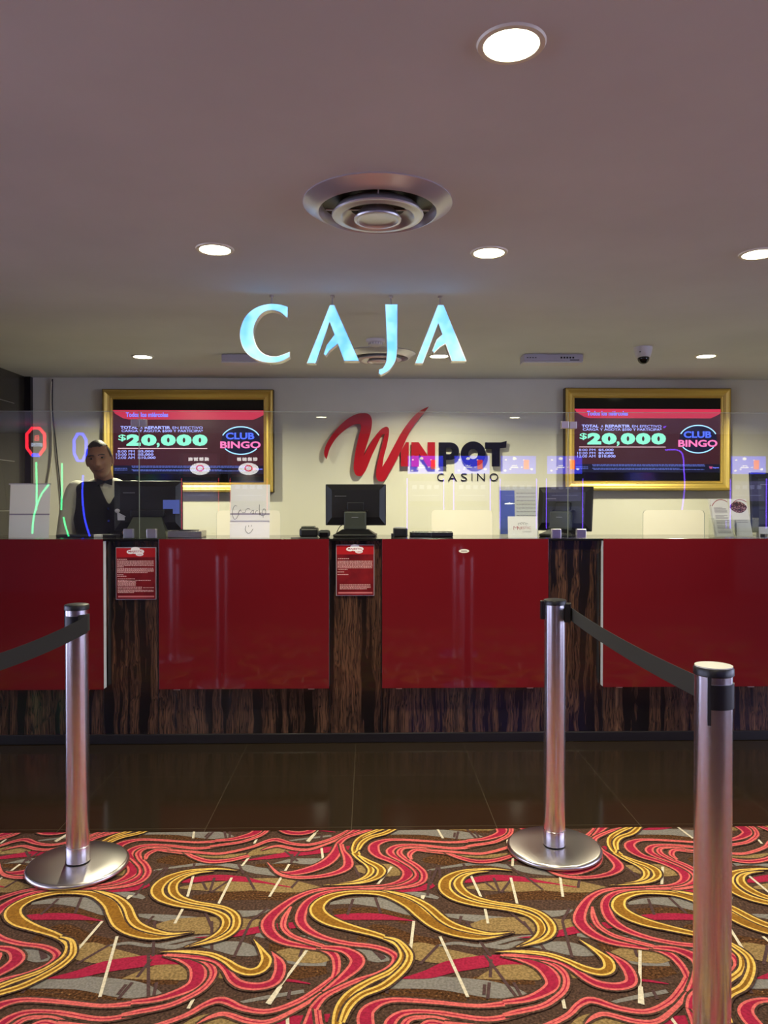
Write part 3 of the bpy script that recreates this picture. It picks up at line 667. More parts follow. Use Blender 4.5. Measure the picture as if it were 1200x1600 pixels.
# ---- glass screen on the counter, with pass-through openings
ZG = P(600,643.5,Y=YG).z
def pane(x0, x1, holes, label):
    r = empty('glass_screen', ((x0+x1)/2, YG, ZT), label, 'glass screen')
    poly = [(x1,ZG),(x0,ZG),(x0,ZT+.001)]
    for (a,b_,zt) in holes:
        poly += [(a,ZT+.001),(a,zt-.02),(a+.006,zt-.006),(a+.02,zt),(b_-.02,zt),(b_-.006,zt-.006),(b_,zt-.02),(b_,ZT+.001)]
    poly += [(x1,ZT+.001)]
    m_ = MB(); m_.prism(poly, YG, YG+.008)
    nf = len(m_.f); n = len(poly); m_.m = [0]*(nf-n)+[1]*n
    m_.build('sheet', [M['glass'], M['glass_edge']], r)
    e = MB(); e.box(x0,x1,YG-.0002,YG+.0082,ZG-.0012,ZG+.0006); e.build('top_edge', M['glass_edge'], r)
    return r
def hole(a,b_,t): return (P(a,800,Y=YG).x, P(b_,800,Y=YG).x, P(600,t,Y=YG).z)
s1 = P(217,700,Y=YG).x; s2 = P(888,700,Y=YG).x
pane(XL+.003, s1-.001, [], 'clear glass pane standing on the counter at the far left, in front of the man')
pane(s1+.001, s2-.001, [hole(338,438,797.5), hole(674,770,797)], 'wide clear middle glass pane on the counter with two low openings')
pane(s2+.001, XR-.003, [hole(1005,1101,797)], 'clear glass pane on the right part of the counter with one low opening')
def clamp(px, py, lab, w_=.054, two=False):
    q = P(px,py,Y=YG); r = empty('glass_clamp', (q.x,YG,q.z-w_/2), lab, 'glass clamp', 'square metal glass clamps')
    MB().box(q.x-w_/2,q.x+w_/2,YG-.012,YG-.0005,q.z-w_/2,q.z+w_/2,.002).build('front_plate', M['steel'], r)
    MB().box(q.x-w_/2,q.x+w_/2,YG+.0085,YG+.020,q.z-w_/2,q.z+w_/2,.002).build('back_plate', M['steel'], r)
zc = ZT+.028
for px, lab in ((201,'low square metal clamp just left of the left glass seam, by the left monitor'),(237,'low square metal clamp just right of the left glass seam'),
                (869,'low square metal clamp just right of the white brand card'),(908,'low square metal clamp right of the right glass seam')):
    q = P(px,835,Y=YG); clamp(px, 800+FPX*math.tan(-PITCH)*0+ (785-800)+ (CAMH-zc)/YG*1200, lab)
for px, py, lab in ((211,661,'upper metal clamp left of the left glass seam'),(223.5,661,'upper metal clamp right of the left glass seam'),(882.5,664,'upper metal clamp left of the right glass seam'),(895,664.5,'upper metal clamp right of the right glass seam')):
    clamp(px, py, lab, .042)

# ---- red notices on the veneer
def notice(px0,px1,py0,py1,label,rows,foot):
    Y = YW-.012; a = P(px0,py1,Y=Y); b_ = P(px1,py0,Y=Y); x0,z0,x1,z1=a.x,a.z,b_.x,b_.z
    r = empty('notice_board', ((x0+x1)/2,YW,z0), label, 'notice')
    MB().box(x0,x1,Y,YW-.001,z0,z1,.0015).build('acrylic_holder', M['grey_plastic'], r)
    MB().box(x0+.004,x1-.004,Y-.002,Y,z0+.004,z1-.004).build('red_sheet', M['notice'], r)
    W_,H_=x1-x0,z1-z0
    m_ = MB(); quad(m_, x0+.004,x1-.004,z1-.19*H_,z1-.004,Y-.0026); m_.build('header', M['notice_bright'], r)
    m_ = MB(); cx=(x0+x1)/2; cz=z1-.095*H_
    for dx,dz,rx,rz in ((-.002,.018,.026,.012),(-.03,.002,.022,.012),(0,.004,.034,.013),(.03,.004,.018,.012),(.022,-.012,.022,.010)): disc(m_, cx+dx,cz+dz,rx,rz,Y-.003-abs(dx)*.01)
    m_.build('logo_cloud', M['paper'], r)
    m_ = MB(); text_fit(m_,'MAJESTIC',cx-.042,cx+.042,cz-.004,cz+.010,Y-.0042,.01); text_fit(m_,'CASINO',cx+.008,cx+.038,cz-.017,cz-.009,Y-.0042,0); m_.build('logo_lettering', M['red_ink'], r)
    m_ = MB(); g = random.Random(5)
    for (v,u0,u1,c) in rows+foot:
        zz = z1-v*H_; u = u0
        while u < u1:
            l = min(g.uniform(.012,.05), u1-u); m_.box(x0+u*W_,x0+(u+l)*W_,Y-.0034,Y-.0026,zz-.0026,zz+.0014); u += l+.010
    m_.build('small_print', M['paper_text2'], r)
    m_ = MB(); quad(m_, x0+.06*W_,x1-.05*W_,z0+.045*H_,z0+.075*H_,Y-.0032); m_.build('footer_strip', M['notice_pink'], r)
M['notice'] = noise_color(mat('notice_red_print', (120,28,34), .15), (86,22,28), (140,34,38), 6)
M['notice_bright'] = mat('notice_header_red', (172,34,38), .15)
M['notice_pink'] = mat('notice_pink', (196,110,110), .3)
M['paper_text2'] = mat('notice_print', (226,170,164), .5)
def R_(a,b_,n,u0,u1,last=None): return [(a+(b_-a)*i/max(1,n-1),u0,(u1 if not(last and i==n-1) else last),0) for i in range(n)]
notice(181,244,855,937,'red printed notice with a white logo on the left veneer pillar, full of text', [(.23,.04,.28,0)]+R_(.26,.37,6,.04,.94,.2)+R_(.40,.48,5,.04,.94,.8)+[(.52,.04,.19,0),(.55,.04,.27,0),(.60,.05,.48,0)]+R_(.63,.73,6,.05,.5)+[(.63,.3,.87,0)]+R_(.76,.79,2,.05,.65)+[(.77,.68,.94,0)]+R_(.82,.86,3,.05,.94,.45), [])
notice(525,585,851,931,'red printed notice with a white logo on the middle veneer pillar, half empty of text', [(.27,.05,.34,0)]+R_(.32,.45,6,.04,.95)+[(.48,.05,.3,0),(.53,.04,.22,0),(.58,.04,.32,0)], R_(.78,.86,4,.10,.90,.8))

# ---- things on the counter
def leaning(name, px0,px1,py0,label,cat,mt,Y=4.56,lean=.03,t=.0012,z0=ZT+.0005):
    xa = P(px0,800,Y=Y).x; xb = P(px1,800,Y=Y).x; z1 = P(600,py0,Y=Y).z
    r = empty(name, ((xa+xb)/2,Y,z0), label, cat)
    def tf(v): return (v.x, v.y+ (v.z-z0)/(z1-z0)*lean, v.z)
    MB().box(xa,xb,Y,Y+t,z0,z1).xf(tf).build('sheet', mt, r)
    return r,(xa,xb,z0,z1,Y,tf)
# left white sheet with a ruled line
r,(xa,xb,z0,z1,Y,tf) = leaning('paper_sheet',13,76,757,'white paper sheet with one mauve line standing on the far left of the counter','paper',M['paper'])
MB().box(xa,xb,Y-.0008,Y-.0002,z0+.44*(z1-z0)-.004,z0+.44*(z1-z0)+.004).xf(tf).build('printed_line', M['paper_grey'], r)
MB().box(xa-.01,xb-.0,Y+.002,Y+.006,z1-.002,z1+.006).xf(tf).build('clip_bar', M['steel'], r)
# handwritten sheet
r,(xa,xb,z0,z1,Y,tf) = leaning('handwritten_sheet',359,421,757,'white paper sheet with handwriting and a drawn smiley on the counter','paper',M['paper'])
def hw(u,v): return (xa+(u-238)/367*(xb-xa), Y-.0015, z1-(v-97)/(568-97)*(z1-z0))
strokes = [[(300,290),(285,284),(268,300),(260,340),(265,385),(280,405),(298,395),(312,370)],[(312,350),(325,330),(335,318)],[(318,372),(318,340),(330,325),(345,335)],
 [(350,345),(375,345),(385,320),(405,308),(425,318)],[(425,350),(440,330),(455,325),(452,350),(440,358),(458,352)],[(470,360),(480,330),(495,330)],[(510,275),(508,310),(512,370)],[(530,340),(515,355),(530,372),(560,365),(568,335),(555,312),(540,330),(545,390)],
 [(412,458),(410,472)],[(438,455),(436,470)],[(385,462),(380,495),(395,520),(415,528),(438,512),(452,488)]]
m_ = MB()
for s_ in strokes: m_.tube([hw(u,v) for u,v in [c for c in crom(s_,4)]], .0010, 5)
m_.xf(tf).build('handwriting', M['ink'], r)
MB().box(xa,xb,Y-.0008,Y-.0002,z0+.445*(z1-z0)-.004,z0+.445*(z1-z0)+.004).xf(tf).build('printed_line', M['paper_grey'], r)
# acrylic document stand behind the brand card
r,(xa,xb,z0,z1,Y,tf) = leaning('document_stand',781,841,761,'acrylic stand with a printed list beside the slanted monitor','document stand',M['paper_pale'] if 'paper_pale' in M else M['paper'],4.62,.03)
m_ = MB(); g = random.Random(2)
for k in range(9):
    zz = z1-(.12+.075*k)*(z1-z0); x = xa+.45*(xb-xa)
    while x < xb-.012:
        l = g.uniform(.006,.02); m_.box(x,min(x+l,xb-.012),Y-.0008,Y-.0002,zz-.0016,zz+.0016); x += l+.004
m_.xf(tf).build('list_print', M['paper_text'], r)
m_ = MB().box(xa-.004,xb+.004,Y-.004,Y-.002,z0,z1+.003); m_.xf(tf).build('acrylic_front', M['acrylic'], r)
m_ = MB().box(xa+.004,xa+.4*(xb-xa),Y-.0010,Y-.0004,z0+.06*(z1-z0),z1-.02); m_.xf(tf).build('blue_reflection', M['blue_print_reflection'], r)  # blue reflection in the acrylic, painted as a flat strip
# brand card
r,(xa,xb,z0,z1,Y,tf) = leaning('brand_card',794,840,807,'small white card printed with a dark red word, standing beside the slanted monitor','card',M['paper'],4.53,.012,.003)
m_ = MB(); w_=xb-xa; h_=z1-z0
text_fit(m_,'M',xa+.19*w_,xa+.33*w_,z0+.37*h_,z0+.54*h_,Y-.001,-.02); text_fit(m_,'AJESTIC',xa+.31*w_,xa+.78*w_,z0+.37*h_,z0+.52*h_,Y-.001,-.01)
m_.xf(tf).build('word_lettering', M['red_ink'], r)
m_ = MB(); text_fit(m_,'CASINO',xa+.5*w_,xa+.78*w_,z0+.25*h_,z0+.32*h_,Y-.001,-.02)
for k in range(4):
    cx = xa+(.38+.085*k)*w_; cz = z0+(.64+(.03 if k in (1,2) else 0))*h_
    m_.tube([(cx+.006*math.cos(R(a)),Y-.001,cz+.006*math.sin(R(a))) for a in range(0,300,30)], .0007, 4)
m_.xf(tf).build('ornament', M['ink'], r)
# brochures in an acrylic holder
Yb = 4.60
xa, xb = P(1113,800,Y=Yb).x, P(1182,800,Y=Yb).x; r = empty('brochure_holder',((xa+xb)/2,Yb,ZT),'clear acrylic two-pocket holder for leaflets at the right of the counter','brochure holder')
z1 = P(600,812,Y=Yb).z
m_ = MB().box(xa,xb,Yb-.03,Yb-.028,ZT+.001,z1).box(xa,xb,Yb-.03,Yb+.05,ZT+.001,ZT+.003).box(xa,xa+.002,Yb-.03,Yb+.05,ZT,z1+.01).box(xb-.002,xb,Yb-.03,Yb+.05,ZT,z1+.01).box(xa,xb,Yb+.048,Yb+.05,ZT,z1+.03).box((xa+xb)/2-.001,(xa+xb)/2+.001,Yb-.028,Yb+.048,ZT,z1)
m_.build('pockets', M['acrylic'], r)
def brochure(u0,u1,kind,lab,dx,Yq):
    a,b_ = P(u0,800,Y=Yq).x, P(u1,800,Y=Yq).x; zt = P(600,779.5,Y=Yq).z; z0 = ZT+.004
    r = empty('brochure',((a+b_)/2,Yq,z0),lab,'leaflet')
    def tf(v): t=(v.z-z0)/(zt-z0); return (v.x-dx*t, v.y+.03*t, v.z)
    w_=b_-a; h_=zt-z0
    MB().box(a,b_,Yq,Yq+.003,z0,zt).xf(tf).build('pages', M['paper'], r)
    m_ = MB()
    ring(m_, a+.62*w_, z0+.5*h_, .75*w_, .49*h_, .004, Yq-.0006, 24, 60, 140)
    m_.xf(tf).build('red_curve', M['red_ink'], r)
    if kind == 0:
        m_ = MB(); g = random.Random(9)
        for k in range(26):
            if k in (6,7,12,17,22): continue
            zz = zt-(.23+.027*k)*h_; m_.box(a+.14*w_,a+(.14+g.choice((.74,.74,.7,.5)))*w_,Yq-.0008,Yq-.0003,zz-.0012,zz+.0012)
        m_.xf(tf).build('leaflet_print', M['paper_text'], r)
    else:
        m_ = MB(); vs=[]; 
        for k in range(40):
            t=2*math.pi*k/40; vs.append((a+.46*w_+.5*w_*math.cos(t), Yq-.0006, zt-.22*h_+.155*h_*math.copysign(abs(math.sin(t))**1.4, math.sin(t))))
        m_.add(vs,[list(range(40))]).xf(tf).build('photo_oval', M['photo'], r)
        m_ = MB(); text_fit(m_,'¿QUÉ ES LA',a+.24*w_,a+.84*w_,z0+.415*h_,z0+.45*h_,Yq-.001,.01); text_fit(m_,'LUDOPATÍA?',a+.2*w_,a+.86*w_,z0+.365*h_,z0+.40*h_,Yq-.001,.01)
        m_.xf(tf).build('leaflet_title', M['ink'], r)
nt_m = noise_color(mat('leaflet_photo', (80,50,44), .3), (14,10,12), (190,150,140), 90, detail=2, mid=[(.5,(110,50,44))]); M['photo'] = nt_m
brochure(1120,1147,0,'leaflet covered in fine text, left one in the acrylic holder',.03,Yb-.015)
brochure(1117,1143,0,'plain leaflet just behind the text leaflet in the acrylic holder',.03,Yb+.002)
brochure(1150,1177,1,'leaflet with a dark oval photograph, right one in the acrylic holder',.03,Yb-.015)

# monitors (seen from the back)
def monitor(cx, cy, zb, zt, w_, label, yaw=0, tilt=0, screenfront=False, stand='plate', base_w=.27):
    r = empty('point_of_sale_monitor', (cx,cy,ZT), label, 'monitor', None)
    h = zt-zb
    def tf(v):
        x,y,z = v.x,v.y,v.z
        y2 = y+(z-zb)*tilt
        return (cx+x*math.cos(yaw)-y2*math.sin(yaw), cy+x*math.sin(yaw)+y2*math.cos(yaw), z)
    m_ = MB(); m_.box(-w_/2,w_/2,.018,.034,zb,zt,.004)     # bezel rim
    vs=[(-w_/2+.006,.018,zb+.006),(w_/2-.006,.018,zb+.006),(w_/2-.006,.018,zt-.006),(-w_/2+.006,.018,zt-.006),
        (-w_/2+.04,.0,zb+.05),(w_/2-.04,.0,zb+.05),(w_/2-.04,.0,zt-.035),(-w_/2+.04,.0,zt-.035)]
    m_.add(vs,[(4,5,6,7),(0,1,5,4),(1,2,6,5),(2,3,7,6),(3,0,4,7)])
    m_.xf(tf).build('housing', M['black'], r)
    MB().box(-w_/2+.012,w_/2-.012,.0345,.0355,zb+.012,zt-.012).xf(tf).build('display', M['screen_off'], r)
    m_ = MB()
    for k in range(9): m_.box(-w_/2+.06+.008*k,-w_/2+.064+.008*k,-.001,.0,zt-.075,zt-.072)
    m_.xf(tf).build('badge', M['grey_plastic'], r)
    if stand == 'wedge':
        pr = [(-.09,0),(.10,0),(.10,.13),(.07,.15),(-.07,.15)]
        m_ = MB(); z0 = ZT+.0
        vs=[(-.13,-.09,z0),(.13,-.09,z0),(.13,.12,z0),(-.13,.12,z0),(-.085,-.015,z0+.12),(.085,-.015,z0+.12),(.085,.0,z0+.12),(-.085,.0,z0+.12)]
        m_.add(vs,[(3,2,1,0),(0,1,5,4),(1,2,6,5),(2,3,7,6),(3,0,4,7),(4,5,6,7)]); m_.xf(tf).build('stand', M['dark_green_plastic'], r)
        MB().box(-.10,.10,-.022,.003,z0+.12,z0+.165,.006).box(-.11,.11,-.026,-.020,z0+.138,z0+.143).xf(tf).build('hinge', M['black'], r)
    else:
        MB().box(-base_w/2,base_w/2,-.10,.08,ZT,ZT+.018,.006).add([(-base_w/2+.01,-.09,ZT+.018),(base_w/2-.01,-.09,ZT+.018),(base_w/2-.01,.07,ZT+.018),(-base_w/2+.01,.07,ZT+.018),(-base_w/2+.05,-.05,ZT+.045),(base_w/2-.05,-.05,ZT+.045),(base_w/2-.05,.05,ZT+.045),(-base_w/2+.05,.05,ZT+.045)],[(0,1,5,4),(1,2,6,5),(2,3,7,6),(3,0,4,7),(4,5,6,7)]).xf(tf).build('base', M['black'], r)
        MB().box(-.068,.068,-.05,-.002,ZT+.03,ZT+.155,.008).box(-.068,.068,-.056,-.046,ZT+.05,ZT+.06).xf(tf).build('stand', M['dark_green_plastic'], r)
        MB().box(-.075,-.05,-.045,.0,ZT+.155,ZT+.162).box(.05,.075,-.045,.0,ZT+.155,ZT+.162).box(-.05,.05,-.012,0,ZT+.155,ZT+.21,.003).xf(tf).build('hinge', M['black'], r)
        MB().box(-.02,.02,-.057,-.0562,ZT+.118,ZT+.120).xf(tf).build('stand_logo', M['grey_plastic'], r)
    return r
Y1 = 4.74
q0,q1 = P(178,800,Y=Y1).x, P(284,800,Y=Y1).x
r1 = monitor((q0+q1)/2, Y1, P(0,829,Y=Y1).z, P(600,751.5,Y=Y1).z, q1-q0, 'large black monitor on a wedge stand in front of the man', yaw=R(3), tilt=.0, stand='wedge')
zb_ = P(600,795,Y=Y1).z
MB().box(q0+.36,q0+.40,Y1-.0025,Y1-.0005,zb_-.03,zb_+.055).box(q0+.30,q0+.36,Y1-.0025,Y1-.0005,zb_-.0,zb_+.055).build('blue_sticker', M['blue_print_reflection'], r1)
m_ = MB(); z_ = P(600,800,Y=Y1).z; x_ = P(185,800,Y=Y1).x
m_.ell((x_,Y1-.02,z_+.008),(.016,.006,.013),None,12,8); m_.add([(x_,Y1-.022,z_-.004),(x_+.045,Y1-.022,z_-.025),(x_+.045,Y1-.022,z_-.05),(x_+.002,Y1-.022,z_-.05)],[(0,3,2,1)])
m_.tube([(x_+.0,Y1-.024,z_-.002),(x_+.05,Y1-.024,z_-.028)],.003,6).build('taped_label', M['grey_plastic'], r1)
Y2 = 4.72; q0,q1 = P(508,800,Y=Y2).x, P(603,800,Y=Y2).x
MON2 = monitor((q0+q1)/2, Y2, P(600,821,Y=Y2).z, P(600,756.5,Y=Y2).z, q1-q0, 'black monitor on a stand in the middle of the counter under the wall logo', yaw=R(-3), stand='plate', base_w=.26)
Y3 = 4.74; q0,q1 = P(842,800,Y=Y3).x, P(915,800,Y=Y3).x
r3 = monitor((q0+q1)/2, Y3, P(600,830,Y=Y3).z, P(600,760.5,Y=Y3).z, .36, 'black monitor turned sideways behind the right glass seam', yaw=R(-38), tilt=.10, stand='plate', base_w=.22)
m_ = MB(); zz=P(600,800,Y=Y3).z
Y4 = 4.72; q0 = P(1160,800,Y=Y4).x
monitor(q0+.25, Y4, P(600,832,Y=Y4).z, P(600,738,Y=Y4).z, .46, 'tall black monitor cut by the right edge of the picture', yaw=R(22), tilt=.05, stand='plate', base_w=.25)

# small counter things
def cbx(px0,px1,py0,Y,dY,name,mt,lab,cat,bev=.004,extra=None):
    a,b_=P(px0,830,Y=Y).x,P(px1,830,Y=Y).x; z1=P(600,py0,Y=Y).z
    if extra:
        r = empty(name,((a+b_)/2,Y+dY/2,ZT),lab,cat); MB().box(a,b_,Y,Y+dY,ZT+.0005,z1,bev).build('body',mt,r); extra(r,a,b_,z1); return r
    o = MB().box(a,b_,Y,Y+dY,ZT+.0005,z1,bev).build(name,mt); return tag(o,lab,cat)
def ex_term(r,a,b_,z1):
    MB().box(a+.01,b_-.01,4.66,4.70,z1,z1+.004,.001).build('keypad', M['grey_plastic'], r); MB().box(a-.014,a,4.64,4.70,ZT+.0005,ZT+.022,.003).build('side_port', M['black'], r)
cbx(615,637,825,4.64,.10,'card_terminal',M['black'],'small black card terminal right of the middle monitor','card terminal',.006,ex_term)
def ex_kb(r,a,b_,z1):
    m_=MB()
    for i in range(14):
        for j in range(3): m_.box(a+.012+i*.018,a+.026+i*.018,4.72+.02*j,4.735+.02*j,z1,z1+.004)
    m_.build('keys',M['black_gloss'],r)
cbx(641,708,831.5,4.70,.09,'keyboard',M['black'],'flat black keyboard on the counter left of the low glass opening','keyboard',.003,ex_kb)
# receipt printer: two black lumps
a,b_=P(468,830,Y=4.66).x,P(520,830,Y=4.66).x
r=empty('receipt_printer',((a+b_)/2,4.70,ZT),'low black receipt printer left of the middle monitor','printer')
mid=(a+b_)/2
MB().box(a,mid+.01,4.64,4.78,ZT+.0005,ZT+.055,.012).build('body',M['black'],r)
MB().box(a+.01,mid-.01,4.645,4.77,ZT+.055,ZT+.064,.004).build('lid',M['dark_green_plastic'],r)
r=empty('barcode_scanner',((mid+b_)/2+.01,4.66,ZT),'squat black scanner between the receipt printer and the middle monitor','scanner')
MB().box(mid+.014,b_-.016,4.60,4.70,ZT+.0005,ZT+.042,.014).build('body',M['black'],r)
MB().box(mid+.024,b_-.026,4.598,4.60,ZT+.012,ZT+.030).build('window',M['screen_off'],r)
m_=MB(); m_.tube(crom([(b_+.02,4.70,ZT+.02),(b_+.04,4.72,ZT+.06),(b_+.07,4.74,ZT+.075),(b_+.10,4.75,ZT+.07),(b_+.12,4.76,ZT+.045)],5),.0025,6)
m_.build('cable',M['black'],MON2)
def ex_pad(r,a,b_,z1):
    MB().box(a+.06,b_-.03,4.60,4.66,z1,z1+.006,.001).build('tray_slot',M['black'],r)
cbx(262,315,829.5,4.58,.14,'cash_tray',M['steel'],'flat metal cash tray right of the left monitor','tray',.003,ex_pad)
a=P(60,830,Y=4.70).x; b_=P(190,830,Y=4.70).x
tag(MB().box(a+.12,b_-.02,4.66,4.74,ZT+.0005,ZT+.016,.003).build('key_pad',M['black']),'low black keypad on the counter in front of the man','keypad')
a=P(148,830,Y=4.62).x
tag(MB().box(a,a+.045,4.60,4.63,ZT+.0005,ZT+.018,.003).build('eraser',M['white_plastic']),'tiny white block on the counter in front of the man','block')
a=P(1183,830,Y=4.62).x
tag(MB().box(a,a+.07,4.60,4.604,ZT+.02,ZT+.062).box(a+.005,a+.012,4.604,4.64,ZT+.0005,ZT+.03).box(a+.058,a+.065,4.604,4.64,ZT+.0005,ZT+.03).build('name_card',M['white_plastic']),'small white card right of the leaflets at the picture edge','card')
a,b_=P(425,836,Y=4.58).x,P(500,836,Y=4.58).x
tag(MB().box(P(455,836,Y=4.54).x,P(496,836,Y=4.54).x,4.52,4.58,ZT+.0005,ZT+.004).build('pen_tray',M['steel']),'thin grey strip lying on the counter left of the middle monitor','tray')

# wall cables at the left corner
m_=MB(); pts=[P(x,y,Y=YB-.03) for x,y in ((80,596),(79,640),(82,690),(80,725),(75,757),(72,800),(70,840))]
tag(m_.tube(crom([tuple(q) for q in pts],5),.008,8).build('hanging_cable',M['cable_white']),'white cable hanging down the corner beside the dark left wall','cable')
m_=MB(); pts=[P(x,y,Y=YB-.02) for x,y in ((82,592),(82,640),(88,700),(94,760),(98,810),(100,850))]
tag(m_.tube(crom([tuple(q) for q in pts],5),.005,8).build('hanging_cable',M['black']),'thin black cable slanting down the white wall beside the left corner','cable')
m_=MB()
for z in (P(35,628,Y=6.5).z,P(35,720,Y=6.5).z,P(35,798,Y=6.5).z): m_.box(XL-.001,XL+.0015,3.6,YB-.25,z-.003,z+.003)
tag(m_.build('trim_1',M['steel']),kind='structure')
tag(MB().box(XL,XL+.05,YB-.05,YB,0,HC).build('trim_2',M['kick']),kind='structure')

# ---- stanchions
def stanchion(x, y, label, cap='black', rot=0, slot=False, H=1.01):
    r = empty('stanchion', (x,y,.0055), label, 'stanchion'); r.rotation_euler = (0,0,rot)
    c=(x,y,.0055)
    MB().lathe([(.182,0),(.187,.004),(.188,.010),(.185,.016),(.180,.0195),(.176,.0205),(.10,.0215),(.046,.022)],c,72,True,True).build('base_plate',M['steel'],r,True,40)
    MB().lathe([(.0425,.028),(.0425,H-.02)],c,48,False,False).build('pole',M['chrome'],r,True)
    MB().lathe([(.0445,.026),(.0445,.085),(.0425,.087)],c,48,False,False).build('foot_sleeve',M['chrome'],r,True)
    MB().lathe([(.043,H-.024),(.0455,H-.022),(.0455,H-.008),(.043,H-.004),(.036,H-.002)],c,48,False,True).build('head_cap',M['black'],r,True)
    if cap=='white': MB().lathe([(.0425,H-.0055),(.0425,H-.001),(.001,H)],c,40,False,True).build('cap_disc',M['cap_white'],r,True)
    return r,c
def clip(r,c,ang,z0,z1,w_=.02,d=.014):
    m_=MB().box(-w_/2,w_/2,-.0425-d,-.040,z0,z1,.003); 
    m_.xf(lambda v:(c[0]+v.x*math.cos(ang)-v.y*math.sin(ang), c[1]+v.x*math.sin(ang)+v.y*math.cos(ang), c[2]+v.z)); m_.build('belt_receiver',M['black'],r)
def wrap(r,c,a0,a1,z0,z1,name,mt,rad=.0440,n=24):
    m_=MB(); vs=[];fs=[]
    for i in range(n+1):
        a=a0+(a1-a0)*i/n
        for rr in (rad,rad-.003):
            for z in (z0,z1): vs.append((c[0]+rr*math.cos(a),c[1]+rr*math.sin(a),c[2]+z))
    for i in range(n):
        k=4*i; fs += [(k,k+4,k+5,k+1),(k+2,k+3,k+7,k+6),(k+1,k+5,k+7,k+3),(k,k+2,k+6,k+4)]
    fs += [(0,1,3,2),(4*n,4*n+2,4*n+3,4*n+1)]
    m_.add(vs,fs); m_.build(name,mt,r,True)
def belt(r,pa,pb,wa,wb,ta,tb,sag,name='belt'):
    """ribbon from pa to pb, widths and twist angles (0 = upright)"""
    pa,pb=Vector(pa),Vector(pb); n=28; d=(pb-pa).normalized(); side=Vector((d.y,-d.x,0)).normalized(); vs=[];fs=[]
    for i in range(n+1):
        t=i/n; p=pa.lerp(pb,t); p.z-=sag*4*t*(1-t); a=ta+(tb-ta)*t; w_=wa+(wb-wa)*t
        u=Vector((0,0,1))*math.cos(a)+side*math.sin(a); nn=side*math.cos(a)-Vector((0,0,1))*math.sin(a)
        for s_,q_ in ((1,1),(1,-1),(-1,-1),(-1,1)): vs.append(p+u*w_/2*s_+nn*.0008*q_)
    for i in range(n):
        for k in range(4): fs.append((4*i+k,4*i+4+k,4*i+4+(k+1)%4,4*i+(k+1)%4))
    fs += [(0,1,2,3),(4*n+3,4*n+2,4*n+1,4*n)]
    MB().add(vs,fs).build(name,M['belt'],r,True)
H=1.01
pl=P(122,1356.5,Z=0); rl,cl=stanchion(pl.x,pl.y+.0,'steel stanchion post on the left carpet with its belt running out of the left side')
wrap(rl,cl,R(180),R(350),H-.105,H-.045,'belt_slot',M['black']); wrap(rl,cl,R(196),R(204),H-.15,H-.02,'slot_edge',M['black'],.0446)
offp=(-1.72,1.95)
belt(rl,(cl[0]+.046,cl[1]-.018,H-.072),(offp[0],offp[1]+.04,H-.10),.064,.05,0,R(0),.09)
wrap(rl,cl,R(-65),R(5),H-.104,H-.040,'belt_fold',M['belt'],.0475)
pr=P(866,1330,Z=0); rr_,cr_=stanchion(pr.x,pr.y,'steel stanchion post standing free on the right carpet beside the tile edge')
clip(rr_,cr_,R(-92),H-.082,H-.008,.02,.016)
clip(rr_,cr_,R(75),H-.092,H-.016,.034,.020)
pn=P(1115,1045,Y=1.80); rn,cn=stanchion(pn.x,1.80,'nearest steel stanchion post at the right, its base below the picture','white')
wrap(rn,cn,R(229),R(239),H-.135,H-.010,'belt_slot',M['black'],.0448)
wrap(rn,cn,R(238),R(345),H-.098,H-.040,'belt_slot',M['black'],.0452)
db=Vector((cr_[0],cr_[1],0))-Vector((cn[0],cn[1],0)); db.normalize()
belt(rn,(cr_[0]+.062,cr_[1]-.012,H-.055),(cn[0]-.030,cn[1]+.034,H-.052),.052,.052,0,0,.012)
ro,co=stanchion(offp[0],offp[1],'steel stanchion post outside the left edge of the picture')
clip(ro,co,R(150),H-.13,H-.03)
# ---- the man behind the counter
YM = 5.12
XM = P(158,790,Y=YM).x + .03
man = empty('person', (XM,YM,0), 'man in a white shirt, black vest and bow tie smiling behind the left monitor', 'person')
def remesh(name, mb, mt, parent, vox, smooth=6, cut=None):
    o = mb.build(name, mt, parent)
    me0 = o.data; par = o.parent; o.parent = None
    md = o.modifiers.new('r','REMESH'); md.mode='VOXEL'; md.voxel_size=vox
    sm = o.modifiers.new('s','SMOOTH'); sm.iterations=smooth; sm.factor=.5
    dg = bpy.context.evaluated_depsgraph_get(); dg.update()
    me = bpy.data.meshes.new_from_object(o.evaluated_get(dg)); o.modifiers.clear(); o.data = me; bpy.data.meshes.remove(me0)
    o.parent = par
    if cut:
        bm = bmesh.new(); bm.from_mesh(me); dl=[v for v in bm.verts if cut(v.co)]; bmesh.ops.delete(bm,geom=dl,context='VERTS')
        for _ in range(14):
            new = {}
            for v in bm.verts:
                if v.is_boundary:
                    nb_ = [e.other_vert(v).co for e in v.link_edges if e.is_boundary]
                    if len(nb_) == 2: new[v] = v.co*.4+(nb_[0]+nb_[1])*.3
            for v, c_ in new.items(): v.co = c_
        bm.to_mesh(me); bm.free()
    me.polygons.foreach_set('use_smooth',[True]*len(me.polygons)); me.update(); return o
def G(x,s): return math.exp(-(x/s)**2)
